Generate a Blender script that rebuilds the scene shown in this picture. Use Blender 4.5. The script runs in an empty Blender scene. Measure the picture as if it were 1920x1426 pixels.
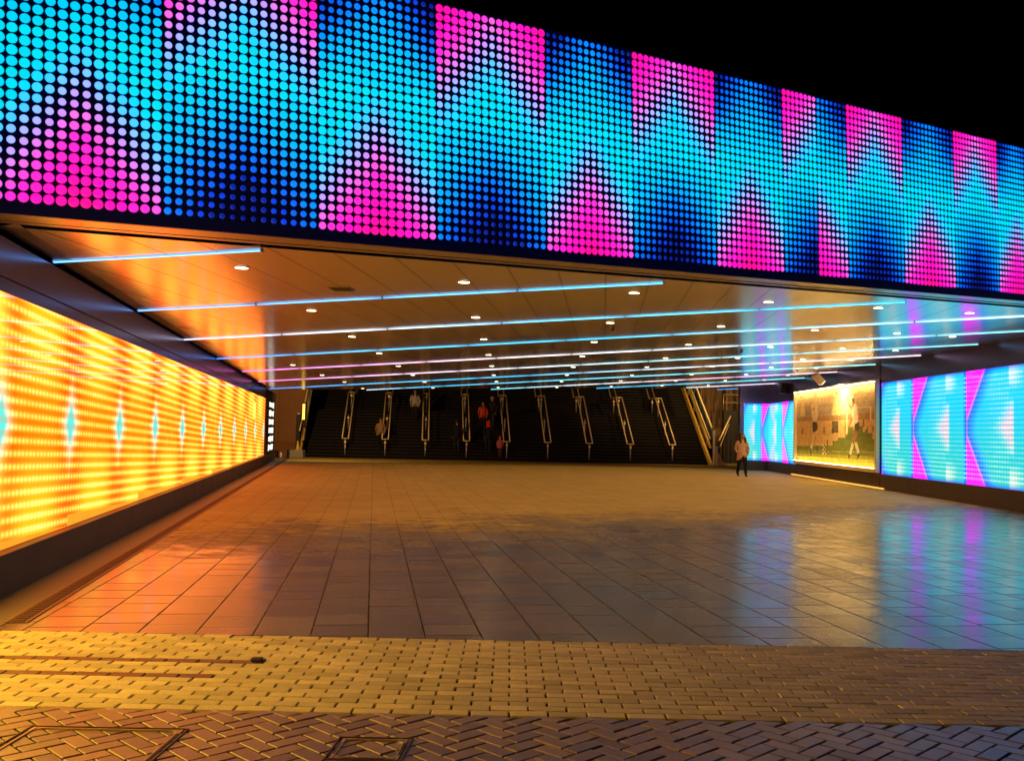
import bpy, bmesh, math, random
from mathutils import Vector, Matrix
random.seed(7)
S = bpy.context.scene
COL = S.collection
rad = math.radians

# ------------------------------------------------------------------ survey of the place (camera pose, planes)
F = 1830.0; CX, CY = 960.0, 713.0; EYE = 1.57
_r = math.atan(.02); _c, _s = math.cos(_r), math.sin(_r)
_p = math.atan((808 - CY) * _c / F)
RX = Vector((_c, _s, 0)); DN = Vector((-_s, _c, 0)); FW = Vector((0, 0, 1))
YA = FW * math.cos(_p) + DN * math.sin(_p); ZA = -(DN * math.cos(_p) - FW * math.sin(_p))
M = Matrix((RX, YA, ZA))
O = Vector((0, 0, EYE))
def ray(x, y): return M @ Vector((x - CX, y - CY, F))
def floor_at(x, y, z=0.):
    d = ray(x, y); return O + d * ((z - EYE) / d.z)
def plane_at(x, y, P, n):
    d = ray(x, y); return O + d * ((P - O).dot(n) / d.dot(n))
def depth_at(x, y, Y):
    d = ray(x, y); return O + d * (Y / d.y)
CE = (3.418, .037, .002)
def ceil_z(x, y): return CE[0] + CE[1] * x + CE[2] * y
def ceil_at(x, y, off=0.):
    d = ray(x, y); t = (CE[0] + off - EYE) / (d.z - CE[1] * d.x - CE[2] * d.y); return O + d * t

# ------------------------------------------------------------------ helpers
def tag(o, label=None, cat=None, group=None, kind=None):
    if label: o['label'] = label
    if cat: o['category'] = cat
    if group: o['group'] = group
    if kind: o['kind'] = kind
    return o
def thing(name, label, cat, loc=(0, 0, 0), rz=0., group=None):
    o = bpy.data.objects.new(name, None); COL.objects.link(o)
    o.empty_display_size = .2
    o.location = loc; o.rotation_euler = (0, 0, rz)
    return tag(o, label, cat, group)
def obj(name, bm, mat, parent=None, world=False, smooth=False):
    me = bpy.data.meshes.new(name)
    if isinstance(bm, tuple):
        me.from_pydata(bm[0], [], bm[1])
    else:
        bm.normal_update(); bm.to_mesh(me); bm.free()
    for m in (mat if isinstance(mat, list) else [mat]): me.materials.append(m)
    if smooth:
        for p in me.polygons: p.use_smooth = True
    o = bpy.data.objects.new(name, me); COL.objects.link(o)
    if parent:
        o.parent = parent
        if world: o.matrix_parent_inverse = parent.matrix_basis.inverted()
    return o
def copy_tree(o, parent=None):
    c = o.copy(); COL.objects.link(c)
    if parent: c.parent = parent
    for ch in list(o.children): copy_tree(ch, c)
    return c
def frame(x, y, z, o):
    return Matrix(((x.x, y.x, z.x, o.x), (x.y, y.y, z.y, o.y), (x.z, y.z, z.z, o.z), (0, 0, 0, 1)))
def box(bm, x0, x1, y0, y1, z0, z1, mtx=None, bev=0., mi=0):
    vs = [Vector((x, y, z)) for z in (z0, z1) for y in (y0, y1) for x in (x0, x1)]
    if mtx: vs = [mtx @ v for v in vs]
    v = [bm.verts.new(q) for q in vs]
    fs = [(0, 2, 3, 1), (4, 5, 7, 6), (0, 1, 5, 4), (2, 6, 7, 3), (0, 4, 6, 2), (1, 3, 7, 5)]
    ff = []
    for a in fs:
        f = bm.faces.new([v[i] for i in a]); f.material_index = mi; ff.append(f)
    if bev:
        es = list({e for f in ff for e in f.edges})
        bmesh.ops.bevel(bm, geom=es, offset=bev, segments=2, affect='EDGES', profile=.5)
    return ff
def tube(bm, pts, r, n=10, caps=True, mi=0):
    rings = []
    for i, p in enumerate(pts):
        p = Vector(p)
        a = Vector(pts[max(i - 1, 0)]); b = Vector(pts[min(i + 1, len(pts) - 1)])
        t = (b - a).normalized()
        up = Vector((0, 0, 1)) if abs(t.z) < .95 else Vector((0, 1, 0))
        u = t.cross(up).normalized(); w = u.cross(t)
        rr = r[i] if isinstance(r, (list, tuple)) else r
        rings.append([bm.verts.new(p + (u * math.cos(2 * math.pi * k / n) + w * math.sin(2 * math.pi * k / n)) * rr) for k in range(n)])
    for A, B in zip(rings, rings[1:]):
        for k in range(n):
            f = bm.faces.new((A[k], A[(k + 1) % n], B[(k + 1) % n], B[k])); f.material_index = mi; f.smooth = True
    if caps:
        for R in (rings[0][::-1], rings[-1]):
            f = bm.faces.new(R); f.material_index = mi
def lathe(bm, prof, n=20, c=(0, 0, 0), mi=0):
    rings = []
    for r, z in prof:
        rings.append([bm.verts.new((c[0] + r * math.cos(2 * math.pi * k / n), c[1] + r * math.sin(2 * math.pi * k / n), c[2] + z)) for k in range(n)])
    for A, B in zip(rings, rings[1:]):
        for k in range(n):
            f = bm.faces.new((A[k], A[(k + 1) % n], B[(k + 1) % n], B[k])); f.material_index = mi; f.smooth = True
    for R in (rings[0][::-1], rings[-1]):
        f = bm.faces.new(R); f.material_index = mi
def loft(bm, rings, caps=True, mi=0):
    R = [[bm.verts.new(p) for p in r] for r in rings]
    n = len(R[0])
    for A, B in zip(R, R[1:]):
        for k in range(n):
            f = bm.faces.new((A[k], A[(k + 1) % n], B[(k + 1) % n], B[k])); f.smooth = True; f.material_index = mi
    if caps:
        bm.faces.new(R[0][::-1]).material_index = mi; bm.faces.new(R[-1]).material_index = mi
def lin(*c):
    return tuple((x / 255 / 12.92 if x / 255 < .04045 else ((x / 255 + .055) / 1.055) ** 2.4) for x in c)
def lerp(a, b, t): return tuple(x + (y - x) * t for x, y in zip(a, b))
def sst(a, b, x):
    t = min(1, max(0, (x - a) / (b - a))); return t * t * (3 - 2 * t)
def ramp(stops, x):
    if x <= stops[0][0]: return stops[0][1]
    for (a, ca), (b, cb) in zip(stops, stops[1:]):
        if x <= b: return lerp(ca, cb, (x - a) / (b - a))
    return stops[-1][1]
def nth(i): return ['first', 'second', 'third', 'fourth', 'fifth', 'sixth', 'seventh', 'eighth', 'ninth', 'tenth', 'eleventh', 'twelfth'][i]

# ------------------------------------------------------------------ shader expression helper
class Tree:
    def __init__(self, name):
        self.mat = bpy.data.materials.new(name); self.mat.use_nodes = True
        self.t = self.mat.node_tree; self.t.nodes.clear()
        self.out = self.t.nodes.new('ShaderNodeOutputMaterial')
        self.bsdf = self.t.nodes.new('ShaderNodeBsdfPrincipled')
        self.t.links.new(self.bsdf.outputs[0], self.out.inputs[0])
    def node(self, kind, **kw):
        n = self.t.nodes.new(kind)
        for k, v in kw.items(): setattr(n, k, v)
        return n
    def put(self, sock, v):
        if isinstance(v, X): self.t.links.new(v.s, sock)
        elif isinstance(v, bpy.types.NodeSocket): self.t.links.new(v, sock)
        elif isinstance(v, tuple) and len(v) == 3 and sock.type == 'RGBA': sock.default_value = (*v, 1)
        else: sock.default_value = v
    def set(self, **kw):
        for k, v in kw.items(): self.put(self.bsdf.inputs[k.replace('_', ' ')], v)
        return self
    def math(self, op, *a):
        n = self.node('ShaderNodeMath', operation=op)
        for i, v in enumerate(a): self.put(n.inputs[i], v)
        return X(self, n.outputs[0])
    def sst(self, a, b, x):
        n = self.node('ShaderNodeMapRange', interpolation_type='SMOOTHSTEP')
        self.put(n.inputs['Value'], x); n.inputs['From Min'].default_value = a; n.inputs['From Max'].default_value = b
        return X(self, n.outputs[0])
    def mix(self, f, a, b):
        n = self.node('ShaderNodeMix', data_type='RGBA', clamp_factor=True)
        self.put(n.inputs[0], f); self.put(n.inputs[6], a); self.put(n.inputs[7], b)
        return X(self, n.outputs[2])
    def add(self, a, b, f=1.):
        n = self.node('ShaderNodeMix', data_type='RGBA', blend_type='ADD', clamp_factor=False)
        self.put(n.inputs[0], f); self.put(n.inputs[6], a); self.put(n.inputs[7], b)
        return X(self, n.outputs[2])
    def uv(self):
        n = self.node('ShaderNodeUVMap', uv_map='UVMap'); q = self.node('ShaderNodeSeparateXYZ')
        self.t.links.new(n.outputs[0], q.inputs[0]); return X(self, q.outputs[0]), X(self, q.outputs[1])
    def pos(self):
        g = self.node('ShaderNodeNewGeometry'); q = self.node('ShaderNodeSeparateXYZ')
        self.t.links.new(g.outputs['Position'], q.inputs[0]); return X(self, q.outputs[0]), X(self, q.outputs[1]), X(self, q.outputs[2])
    def vec(self, x, y, z=0.):
        n = self.node('ShaderNodeCombineXYZ')
        for i, v in enumerate((x, y, z)): self.put(n.inputs[i], v)
        return n.outputs[0]
    def noise(self, v=None, scale=5., detail=3., rough=.55, out=0):
        n = self.node('ShaderNodeTexNoise')
        if v is None: v = self.node('ShaderNodeTexCoord').outputs['Object']
        self.put(n.inputs['Vector'], v); n.inputs['Scale'].default_value = scale; n.inputs['Detail'].default_value = detail
        n.inputs['Roughness'].default_value = rough
        return X(self, n.outputs[out])
    def white(self, v):
        n = self.node('ShaderNodeTexWhiteNoise', noise_dimensions='3D'); self.put(n.inputs[0], v); return X(self, n.outputs[0])
    def attr(self, name):
        n = self.node('ShaderNodeAttribute', attribute_name=name); return X(self, n.outputs['Color'])
    def bump(self, h, strength=.3, dist=.01):
        n = self.node('ShaderNodeBump'); self.put(n.inputs['Height'], h)
        n.inputs['Strength'].default_value = strength; n.inputs['Distance'].default_value = dist
        self.t.links.new(n.outputs[0], self.bsdf.inputs['Normal'])
class X:
    def __init__(self, T, s): self.T = T; self.s = s
    def __add__(a, b): return a.T.math('ADD', a, b)
    __radd__ = __add__
    def __sub__(a, b): return a.T.math('SUBTRACT', a, b)
    def __rsub__(a, b): return a.T.math('SUBTRACT', b, a)
    def __mul__(a, b): return a.T.math('MULTIPLY', a, b)
    __rmul__ = __mul__
    def __truediv__(a, b): return a.T.math('DIVIDE', a, b)
    def __pow__(a, b): return a.T.math('POWER', a, b)
    def abs(a): return a.T.math('ABSOLUTE', a)
    def frac(a): return a.T.math('FRACT', a)
    def floor(a): return a.T.math('FLOOR', a)
    def cos(a): return a.T.math('COSINE', a)
    def sqrt(a): return a.T.math('SQRT', a)
    def lt(a, b): return a.T.math('LESS_THAN', a, b)
    def gt(a, b): return a.T.math('GREATER_THAN', a, b)
    def max(a, b): return a.T.math('MAXIMUM', a, b)
    def min(a, b): return a.T.math('MINIMUM', a, b)
    def clamp(a): return a.T.math('MAXIMUM', a.T.math('MINIMUM', a, 1.), 0.)

def plain(name, col, rough=.5, metal=0., spec=.5, var=.25, scale=6., bump=.0, rv=.12):
    T = Tree(name); n = T.noise(scale=scale, detail=5.)
    T.set(Base_Color=T.mix(n, tuple(c * (1 - var) for c in col), tuple(min(1, c * (1 + var)) for c in col)),
          Metallic=metal, Specular_IOR_Level=spec, Roughness=n * (2 * rv) + (rough - rv))
    if bump: T.bump(T.noise(scale=scale * 8, detail=4.), bump, .01)
    return T.mat
def glow(name, col, strength, rough=.3):
    T = Tree(name); n = T.noise(scale=9.)
    T.set(Base_Color=(.02, .02, .02), Roughness=rough, Emission_Color=col, Emission_Strength=n * (.1 * strength) + .95 * strength); return T.mat
def vglow(name, attr, strength, rough=.3, spec=.3):
    T = Tree(name); T.set(Base_Color=(.01, .01, .012), Roughness=rough, Specular_IOR_Level=spec, Emission_Color=T.attr(attr), Emission_Strength=strength); return T.mat

# ------------------------------------------------------------------ materials
PI2 = 2 * math.pi
AX = rad(-8.0)                                   # passage axis against the view axis
FB = [Vector((-4.22, 7.916, 3.279)), Vector((-1.39, 9.514, 3.386)), Vector((2.19, 11.843, 3.521)), Vector((7.851, 14.923, 3.734))]
FD = (FB[3] - FB[0]).normalized()                # direction of the screen's lower edge
FN = FD.cross(Vector((0, 0, 1))).normalized()    # towards the viewer
FU = FN.cross(FD) * -1
if FU.z < 0: FU = -FU
FP = Vector((-.502, .864))

def slab_material():
    T = Tree('wet_stone_slabs'); x, y, z = T.pos()
    ca, sa = math.cos(-AX), math.sin(-AX)
    u = x * ca + y * sa * -1 if False else x * ca - y * (-sa) * 1.
    u = x * math.cos(AX) - y * math.sin(AX) * -1. if False else x * math.cos(AX) + y * -math.sin(AX)
    w = x * math.sin(AX) + y * math.cos(AX)
    G = .43
    i = (u / G).floor(); o = T.white(T.vec(i, 3.3)); v = w / G + o * 1.
    j = v.floor(); fu = (u / G).frac(); fv = v.frac()
    h1 = T.white(T.vec(i, j, 1.)); h2 = T.white(T.vec(i, j, 2.)); h3 = T.white(T.vec(i, j, 5.))
    wob = T.noise(T.vec(x, y), 5., 0.) * .012
    eu = fu.min(1. - fu) + wob - .006; ev = fv.min(1. - fv) + wob - .006
    ju = T.sst(.005, .026, eu); jv = T.sst(.008, .036, ev)
    jv = 1. - (1. - jv) * T.sst(.1, .8, T.white(T.vec(i, (v + .5).floor(), 9.)))
    joint = ju * jv                                # 0 in a joint
    d = (x + 4.22) * FP.x + (y - 7.916) * FP.y     # metres in from the screen's drip line
    n1 = T.noise(T.vec(x, y), .35, 2.); n2 = T.noise(T.vec(x * .6, y * 1.2), 2.1, 6., .65)
    n6 = T.noise(T.vec(x * 1.3 - y * .4, y * 2.6), 2.3, 6., .7)
    wet = T.sst(1.7, -2.4, d - 5.0 - (n1 - .5) * 5.5 - (n2 - .5) * 5. - (n6 - .5) * 7.)
    damp = T.sst(.55, -.55, d - 6.1 - (n1 - .5) * 5.5 - (n2 - .5) * 7. - (n6 - .5) * 13.).max(wet)
    n3 = T.noise(T.vec(x, y), 60., 3.); n4 = T.noise(T.vec(x, y), 1.1, 4.)
    tone = n3 * .25 + h1 * (wet * .25 + .08) + n4 * .4 + .55
    dry = T.mix(n4, (.39, .27, .07), (.45, .325, .10)); wetc = T.mix(h2, (.105, .074, .042), (.15, .108, .062))
    c = T.mix(damp, dry, wetc)
    m = T.node('ShaderNodeMix', data_type='RGBA', blend_type='MULTIPLY'); m.inputs[0].default_value = 1.
    T.put(m.inputs[6], c); T.put(m.inputs[7], T.vec(tone, tone, tone))
    joint = 1. - (1. - joint) * (wet * .6 + .4)
    c = T.mix(joint, (.02, .017, .014), m.outputs[2])
    rr = n2 * .11 + h1 * .08 + .12
    T.set(Base_Color=c, Roughness=wet * rr + (1. - wet) * .62 + (1. - joint) * .3, Specular_IOR_Level=(wet * .75 + .2) * joint)
    tilt = (fu - .5) * (h2 - .5) * 1.1 + (fv - .5) * (h3 - .5) * 1.1
    T.bump(joint * .3 + tilt * 1.1 + T.noise(T.vec(x, y), 1.4, 1.) * .9, .4, .006)
    return T.mat
def brick_material(name, c0, c1, rough, spec=.4, grain=1.):
    T = Tree(name); x, y, z = T.pos(); a = T.attr('tone')
    n = T.noise(T.vec(x, y, z), 90., 4., .7); n2 = T.noise(T.vec(x, y), 3., 4.)
    c = T.mix(a, c0, c1)
    m = T.node('ShaderNodeMix', data_type='RGBA', blend_type='MULTIPLY'); m.inputs[0].default_value = 1.
    t = n * .8 * grain + n2 * .35 + .45
    T.put(m.inputs[6], c); T.put(m.inputs[7], T.vec(t, t, t))
    T.set(Base_Color=m.outputs[2], Roughness=n2 * .3 + n * .2 + rough - .25, Specular_IOR_Level=spec)
    T.bump(n + n2 * .6, .5 * grain, .006)
    return T.mat
def ceiling_material():
    T = Tree('ceiling_metal'); x, y, z = T.pos()
    a = rad(5.4); u = x * math.cos(a) - y * math.sin(a); w = x * math.sin(a) + y * math.cos(a)
    G = .56
    i = (u / G).floor(); fu = (u / G).frac(); v = w / 3.4 + T.white(T.vec(i, 2.)) * 0. + .3; j = v.floor(); fv = v.frac()
    su = T.sst(.008, .024, fu.min(1. - fu)); sv = T.sst(.0012, .004, fv.min(1. - fv))
    seam = su * (sv * .5 + .5)
    h = T.white(T.vec(i, j)); n = T.noise(T.vec(u * 14., w * .7), 1., 3.); n2 = T.noise(T.vec(x, y), .6, 3.)
    T.set(Base_Color=T.mix(seam, (.04, .03, .02), T.mix(h, (.60, .55, .47), (.66, .61, .53))), Metallic=.85,
          Roughness=n2 * .06 + h * .03 + .135, Specular_IOR_Level=.5)
    T.bump(seam * .5 + (fu - .5) * (h - .5) * .35 + n2 * .5 + n * .03, .06, .01)
    return T.mat
def left_screen_material():
    T = Tree('amber_screen'); s, z = T.uv()
    k = ((s + .19).max(-2.) * .36 + 5.153).sqrt() / .18 - 12.611
    fr = (k + .5).frac() - .5; q = fr.abs() * 2.
    v = z - (1.56 - .006 * s); av = v.abs()
    ri = (z - (.457 - .0305 * s)) / .125; row = ri.floor(); rf = ri.frac()
    st = T.math('ADD', 0., 0.)
    for b in (2.2, 6.2, 10.5, 15.2, 19.8, 24.6, 29.): st = st + s.gt(b)
    lit = row.gt(st - .5)
    rp = (((rf - .5) * PI2).cos() * .5 + .5) ** 1.7
    dp = ((s * (PI2 / .121)).cos() * .5 + .5) * .5 + .5
    hz = T.white(T.vec((s / .121).floor(), row)) * .25 + .85
    I = rp * dp * hz * lit
    # soft cloudiness of the picture that is playing
    nn = T.noise(T.vec(s * .9, z * 1.4), 1.2, 2.)
    Y = (T.sst(.1, .95, q) * T.sst(.05, 1.05, av) * 1.15 + (nn - .5) * .5 + .03).clamp()
    base = T.mix(T.sst(0., .7, q + (nn - .5) * .5), (1.5, .068, .0), (1.5, .135, .0))
    near = T.sst(.2, -2.2, s)
    base = T.mix(Y, base, (1.1, .33, .004))
    base = T.mix(near, base, (5., 3., .2))  # unseen near end: extra yellow glow added to light the foreground bricks
    dot = T.mix(Y, (1.9, .52, .055), (2.1, .76, .16))
    m0 = av / .42 + fr.abs() / .135
    halo = T.sst(1.75, .85, m0); teal = T.sst(1.2, .4, m0) * .9
    dot = T.mix(halo * .85, dot, (1.1, .8, .34)); base = T.mix(halo * .35, base, (1., .36, .05))
    base = T.mix(teal, base, (.015, .42, .34)); dot = T.mix(teal, dot, (.35, .8, .6))
    dot = T.mix(T.sst(.75, .3, m0), dot, (.02, .6, .52))
    low = T.mix(T.sst(0., 1., nn), (.8, .26, .012), (.7, .16, .01))
    base = T.mix(lit, low, base)
    c = T.mix(I, base, dot)
    T.set(Base_Color=(.015, .012, .01), Roughness=.018, Specular_IOR_Level=.8, Emission_Color=c, Emission_Strength=1.9)
    return T.mat
def right_screen_material(s0, zb, zt):
    T = Tree('cyan_screen'); s, z = T.uv()
    ph0 = (s0 - s) / 3.4; ph = ph0.frac(); zm = (zb + zt) / 2; hh = (zt - zb) / 2
    vv = (z - zm) / hh; av = vv.abs()
    rw = z / .114; rp = (((rw.frac() - .5) * PI2).cos() * .5 + .5) ** 1.5; row = rw.floor()
    dc = s / .13; dp = (((dc.frac() - .5) * PI2).cos() * .5 + .5) * .55 + .45
    edge = T.sst(.95, .9, av)
    hz = T.white(T.vec(dc.floor(), row)) * .3 + .7
    I = rp * dp * edge * hz
    phc = (ph + .5).frac() - .5                                  # signed, 0 on the white column
    reach = (1. - (av - .02).max(0.) / .5).max(0.)
    wd = T.sst(-.26, -.04, phc - (1. - reach) * .22) * T.sst(.075, .035, phc) * T.sst(.0, .25, reach)
    we = T.sst(.55, .85, av) * T.sst(-.02, .01, phc) * T.sst(.24, .02, phc)
    white = (wd + we).clamp()
    mx = ph - .356
    wid = ((av - .12) * .33).max(0.)
    mag = mx.gt(0.) * T.sst(.03, -.03, mx - wid)
    blue = mx.gt(-.05) * T.sst(.2, .0, mx - wid) * (1. - mag) * T.sst(.1, .0, -1. * mx)
    lead = T.sst(-.055, -.02, mx) * mx.lt(0.)
    base = T.mix(T.sst(-.9, .9, vv * -1.), (.0, .58, .92), (.0, .54, .56))
    base = T.mix(blue, base, (.01, .12, 1.5))
    base = T.mix(mag, base, (1.15, .012, 1.5))
    base = T.mix(white * white * .55, base, T.mix(T.sst(.0, .5, reach), (.75, .8, .65), (1.0, .32, .5)))
    side = T.sst(-.06, -.0, vv.abs() - 1.0) * .0
    amt = (white * 1.9 + lead * 1.1 * T.sst(.2, .5, av) + mag * .3 + T.sst(.6, .85, ph) * .5 + .22 + T.sst(.4, -.9, vv) * .35).clamp()
    dot = T.mix(mag, T.mix(white, (.4, .85, .7), (1.05, 1.05, .8)), (1.25, .3, 1.1))
    c = T.mix(I * amt, base, dot)
    c = T.mix(T.sst(.93, 1., av) * .75, c, T.mix(mag, (.03, .05, .85), (1., .02, .9)))
    T.set(Base_Color=(.012, .012, .015), Roughness=.07, Specular_IOR_Level=.5, Emission_Color=c, Emission_Strength=1.25)
    return T.mat

M_slab = slab_material()
M_brick = brick_material('buff_clay_brick', (.46, .36, .18), (.74, .58, .31), .66, .6)
M_brickdark = brick_material('dark_red_brick', (.13, .04, .02), (.17, .06, .03), .5, .5)
M_herr = brick_material('worn_red_brick', (.13, .075, .045), (.30, .175, .095), .36, 1.)
M_sand = plain('dark_joint_sand', (.012, .011, .01), .9, var=.4, scale=40)
M_asphalt = plain('asphalt', (.04, .04, .042), .85, var=.3, scale=30, bump=.4)
M_margin = plain('dark_concrete_edging', (.16, .13, .10), .6, var=.35, scale=3, bump=.2)
M_drain = plain('rusty_drain_grate', (.07, .03, .02), .6, .2, var=.35, scale=20)
M_plinth = plain('dark_brown_cladding', (.055, .04, .035), .5, var=.15, scale=2)
M_band = plain('glossy_dark_cladding', (.13, .12, .26), .24, .75, .6, var=.04, scale=.5, rv=.015)
M_black = plain('black_paint', (.008, .008, .009), .5, var=.2)
M_blackg = plain('black_screen_face', (.006, .006, .009), .3, var=.2, spec=.4)
M_trim = plain('brushed_metal_trim', (.36, .31, .26), .25, .85, var=.03, scale=.8, rv=.03)
M_ceil = ceiling_material()
M_white = plain('white_paint', (.75, .73, .72), .4, var=.06)
M_steel = plain('warm_steel', (.9, .7, .38), .5, .25, var=.1, scale=12)
M_steelg = plain('grey_steel', (.5, .46, .42), .4, .6, var=.1, scale=12)
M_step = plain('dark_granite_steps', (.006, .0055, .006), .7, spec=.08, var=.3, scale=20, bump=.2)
M_nose = plain('worn_step_nosing', (.045, .034, .025), .6, var=.5, scale=5)
M_brown = plain('brown_render', (.33, .15, .06), .75, var=.2, scale=2.5, bump=.2)
def stained_material():
    T = Tree('stained_concrete'); x, y, z = T.pos()
    n = T.noise(T.vec(x * 5., y, z * .5), 1., 5., .7)
    T.set(Base_Color=T.mix(T.sst(.35, .65, n), (.05, .03, .02), (.36, .22, .10)), Roughness=.85); T.bump(n, .3, .02)
    return T.mat
M_stain = stained_material()
M_yellow = plain('yellow_painted_steel', (.62, .42, .08), .5, var=.3, scale=4)
M_cone = plain('yellow_plastic', (.8, .6, .08), .5, var=.08)
M_conc = plain('grey_concrete', (.3, .27, .25), .8, var=.2, scale=8, bump=.3)
M_lens = glow('downlight_lens', (1., .84, .5), 9.)
M_tube = vglow('tube_diffuser', 'led', 2.9, .35)
M_led = vglow('led_pixels', 'led', 1.1, .5, .2)
M_brass = plain('worn_brass', (.6, .44, .2), .35, .8, var=.3, scale=60)
def glass_material():
    T = Tree('tinted_glass'); n = T.noise(scale=3.)
    T.set(Base_Color=(.25, .5, .65), Roughness=n * .06 + .03, Transmission_Weight=.9, IOR=1.3); return T.mat
M_glass = glass_material()

# ------------------------------------------------------------------ world, camera
w = bpy.data.worlds.new('World'); S.world = w; w.use_nodes = True
nt = w.node_tree; bg = nt.nodes['Background']
sky = nt.nodes.new('ShaderNodeTexSky'); sky.sky_type = 'NISHITA'; sky.sun_disc = False; sky.sun_elevation = rad(-9); sky.sun_rotation = rad(200)
nt.links.new(sky.outputs[0], bg.inputs[0]); bg.inputs[1].default_value = .01
cam = bpy.data.cameras.new('camera'); co = bpy.data.objects.new('camera', cam); COL.objects.link(co); S.camera = co
cx_, cy_, cz_ = M @ Vector((1, 0, 0)), M @ Vector((0, -1, 0)), M @ Vector((0, 0, -1))
co.matrix_world = frame(cx_, cy_, cz_, O)
cam.sensor_fit = 'HORIZONTAL'; cam.sensor_width = 36; cam.lens = F / 1920 * 36; cam.clip_end = 1000; cam.clip_start = .05
S.view_settings.view_transform = 'Standard'; S.view_settings.look = 'None'; S.view_settings.exposure = 0; S.view_settings.gamma = 1
S.cycles.use_denoising = True; S.cycles.max_bounces = 7; S.cycles.sample_clamp_indirect = 4.; S.cycles.caustics_reflective = False; S.cycles.caustics_refractive = False

# ------------------------------------------------------------------ ground
bm = bmesh.new()
bmesh.ops.create_grid(bm, x_segments=8, y_segments=8, size=400, matrix=Matrix.Translation((0, 150, -.06)))
tag(obj('ground', bm, M_asphalt), kind='structure')
Y1, Y2 = 5.49, 7.44                                # edges of the buff brick band
LA = Vector((-4.675, 9.08, 0)); LU = Vector((-.174, .985, 0)).normalized(); LN = Vector((LU.y, -LU.x, 0))   # left wall line, normal into the passage
RC = Vector((11.423, 21.779, 0)); RV = Vector((.016, 1, 0)).normalized(); RN = Vector((-RV.y, RV.x, 0))
bm = bmesh.new()
bm.faces.new([bm.verts.new(p) for p in ((-14, Y2, 0), (18, Y2, 0), (18, 62, 0), (-18, 62, 0))])
tag(obj('pavement', bm, M_slab), kind='structure')
bm = bmesh.new(); bm.faces.new([bm.verts.new(p) for p in ((-14, -8, -.014), (18, -8, -.014), (18, Y2, -.014), (-14, Y2, -.014))])
tag(obj('paving_bed', bm, M_sand), kind='structure')

class Bricks:
    def __init__(self): self.v = []; self.f = []; self.t = []
    def add(self, cx, cy, L, W, ang, clip=None):
        g = .0045; ch = .0035
        ca, sa = math.cos(ang), math.sin(ang)
        dz = random.gauss(0, .0011); tx, ty = random.gauss(0, .006), random.gauss(0, .006)
        jx, jy, ja = random.gauss(0, .0012), random.gauss(0, .0012), random.gauss(0, .004)
        b = len(self.v)
        for (hx, hy, z) in ((L / 2 - g * 1.35, W / 2 - g, -.014), (L / 2 - g * 1.35, W / 2 - g, -ch), (L / 2 - g * 1.35 - ch, W / 2 - g - ch, 0)):
            for sx, sy in ((-1, -1), (1, -1), (1, 1), (-1, 1)):
                x, y = sx * hx, sy * hy
                x2 = x - y * ja; y2 = y + x * ja
                X_, Y_ = cx + jx + x2 * ca - y2 * sa, cy + jy + x2 * sa + y2 * ca
                if clip: Y_ = min(Y_, clip)
                self.v.append((X_, Y_, z + (dz + tx * x + ty * y if z > -.01 else 0)))
        for k in range(4):
            k2 = (k + 1) % 4
            self.f += [(b + k, b + k2, b + 4 + k2, b + 4 + k), (b + 4 + k, b + 4 + k2, b + 8 + k2, b + 8 + k)]
        self.f.append((b + 8, b + 9, b + 10, b + 11))
        self.t += [min(1, max(0, random.gauss(.5, .28)))] * 12
    def build(self, name, mat):
        o = obj(name, (self.v, self.f), mat)
        a = o.data.attributes.new('tone', 'FLOAT_COLOR', 'POINT')
        a.data.foreach_set('color', [c for t in self.t for c in (t, t, t, 1)])
        return tag(o, kind='structure')
B = Bricks(); D = Bricks()
rows = 20; pr = (Y2 - Y1) / rows; bl = .2185
for r in range(rows):
    y = Y1 + (r + .5) * pr
    off = (r % 2) * bl / 2 + .13
    for k in range(-26, 30):
        x = k * bl + off
        dark = (r == 11 and x < -1.72) or (r == 7 and x < -1.75)
        (D if dark else B).add(x, y, bl, pr, 0)
B.build('brick_band', M_brick); D.build('dark_brick_course', M_brickdark)
H = Bricks(); L_, W_ = .208, .102; a45 = rad(45)
for i in range(-70, 70):
    for j in range(-30, 30):
        for hv in (0, 1):
            bx, by = i * W_ + j * L_, i * W_ - j * L_
            c = (bx + L_ / 2, by + W_ / 2) if hv == 0 else (bx + L_ + W_ / 2, by + W_ - L_ / 2)
            px = (c[0] - c[1]) * .7071 + .06; py = (c[0] + c[1]) * .7071 + 4.4 + .04
            if -6.5 < px < 7 and 1.6 < py < Y1 + .06:
                H.add(px, py, L_, W_, a45 + (0 if hv == 0 else math.pi / 2), Y1 - .003)
H.build('herringbone_paving', M_herr)

# edging strip and drain along the left wall
bm = bmesh.new()
m = frame(LN, LU, Vector((0, 0, 1)), LA)
bm.faces.new([bm.verts.new(m @ Vector(p)) for p in ((0., -1.6, .004), (.52, -1.6, .004), (.52, 42, .004), (0., 42, .004))])
tag(obj('wall_edging', bm, M_margin), kind='structure')
dr = thing('drain_channel', 'long dark rust-brown drain channel running beside the amber wall', 'drain', LA)
bm = bmesh.new(); m0 = frame(LN, LU, Vector((0, 0, 1)), Vector((0, 0, 0)))
box(bm, .52, .66, -1.5, 41, -.02, .006, m0)
for k in range(300): box(bm, .545, .635, -1.45 + k * .1, -1.45 + k * .1 + .055, .006, .011, m0)
obj('grate', bm, M_drain, dr)
bm = bmesh.new(); box(bm, .66, .675, -1.5, 41, -.02, .009, m0); box(bm, .505, .52, -1.5, 41, -.02, .009, m0); obj('edge_rail', bm, M_brown, dr)

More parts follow.
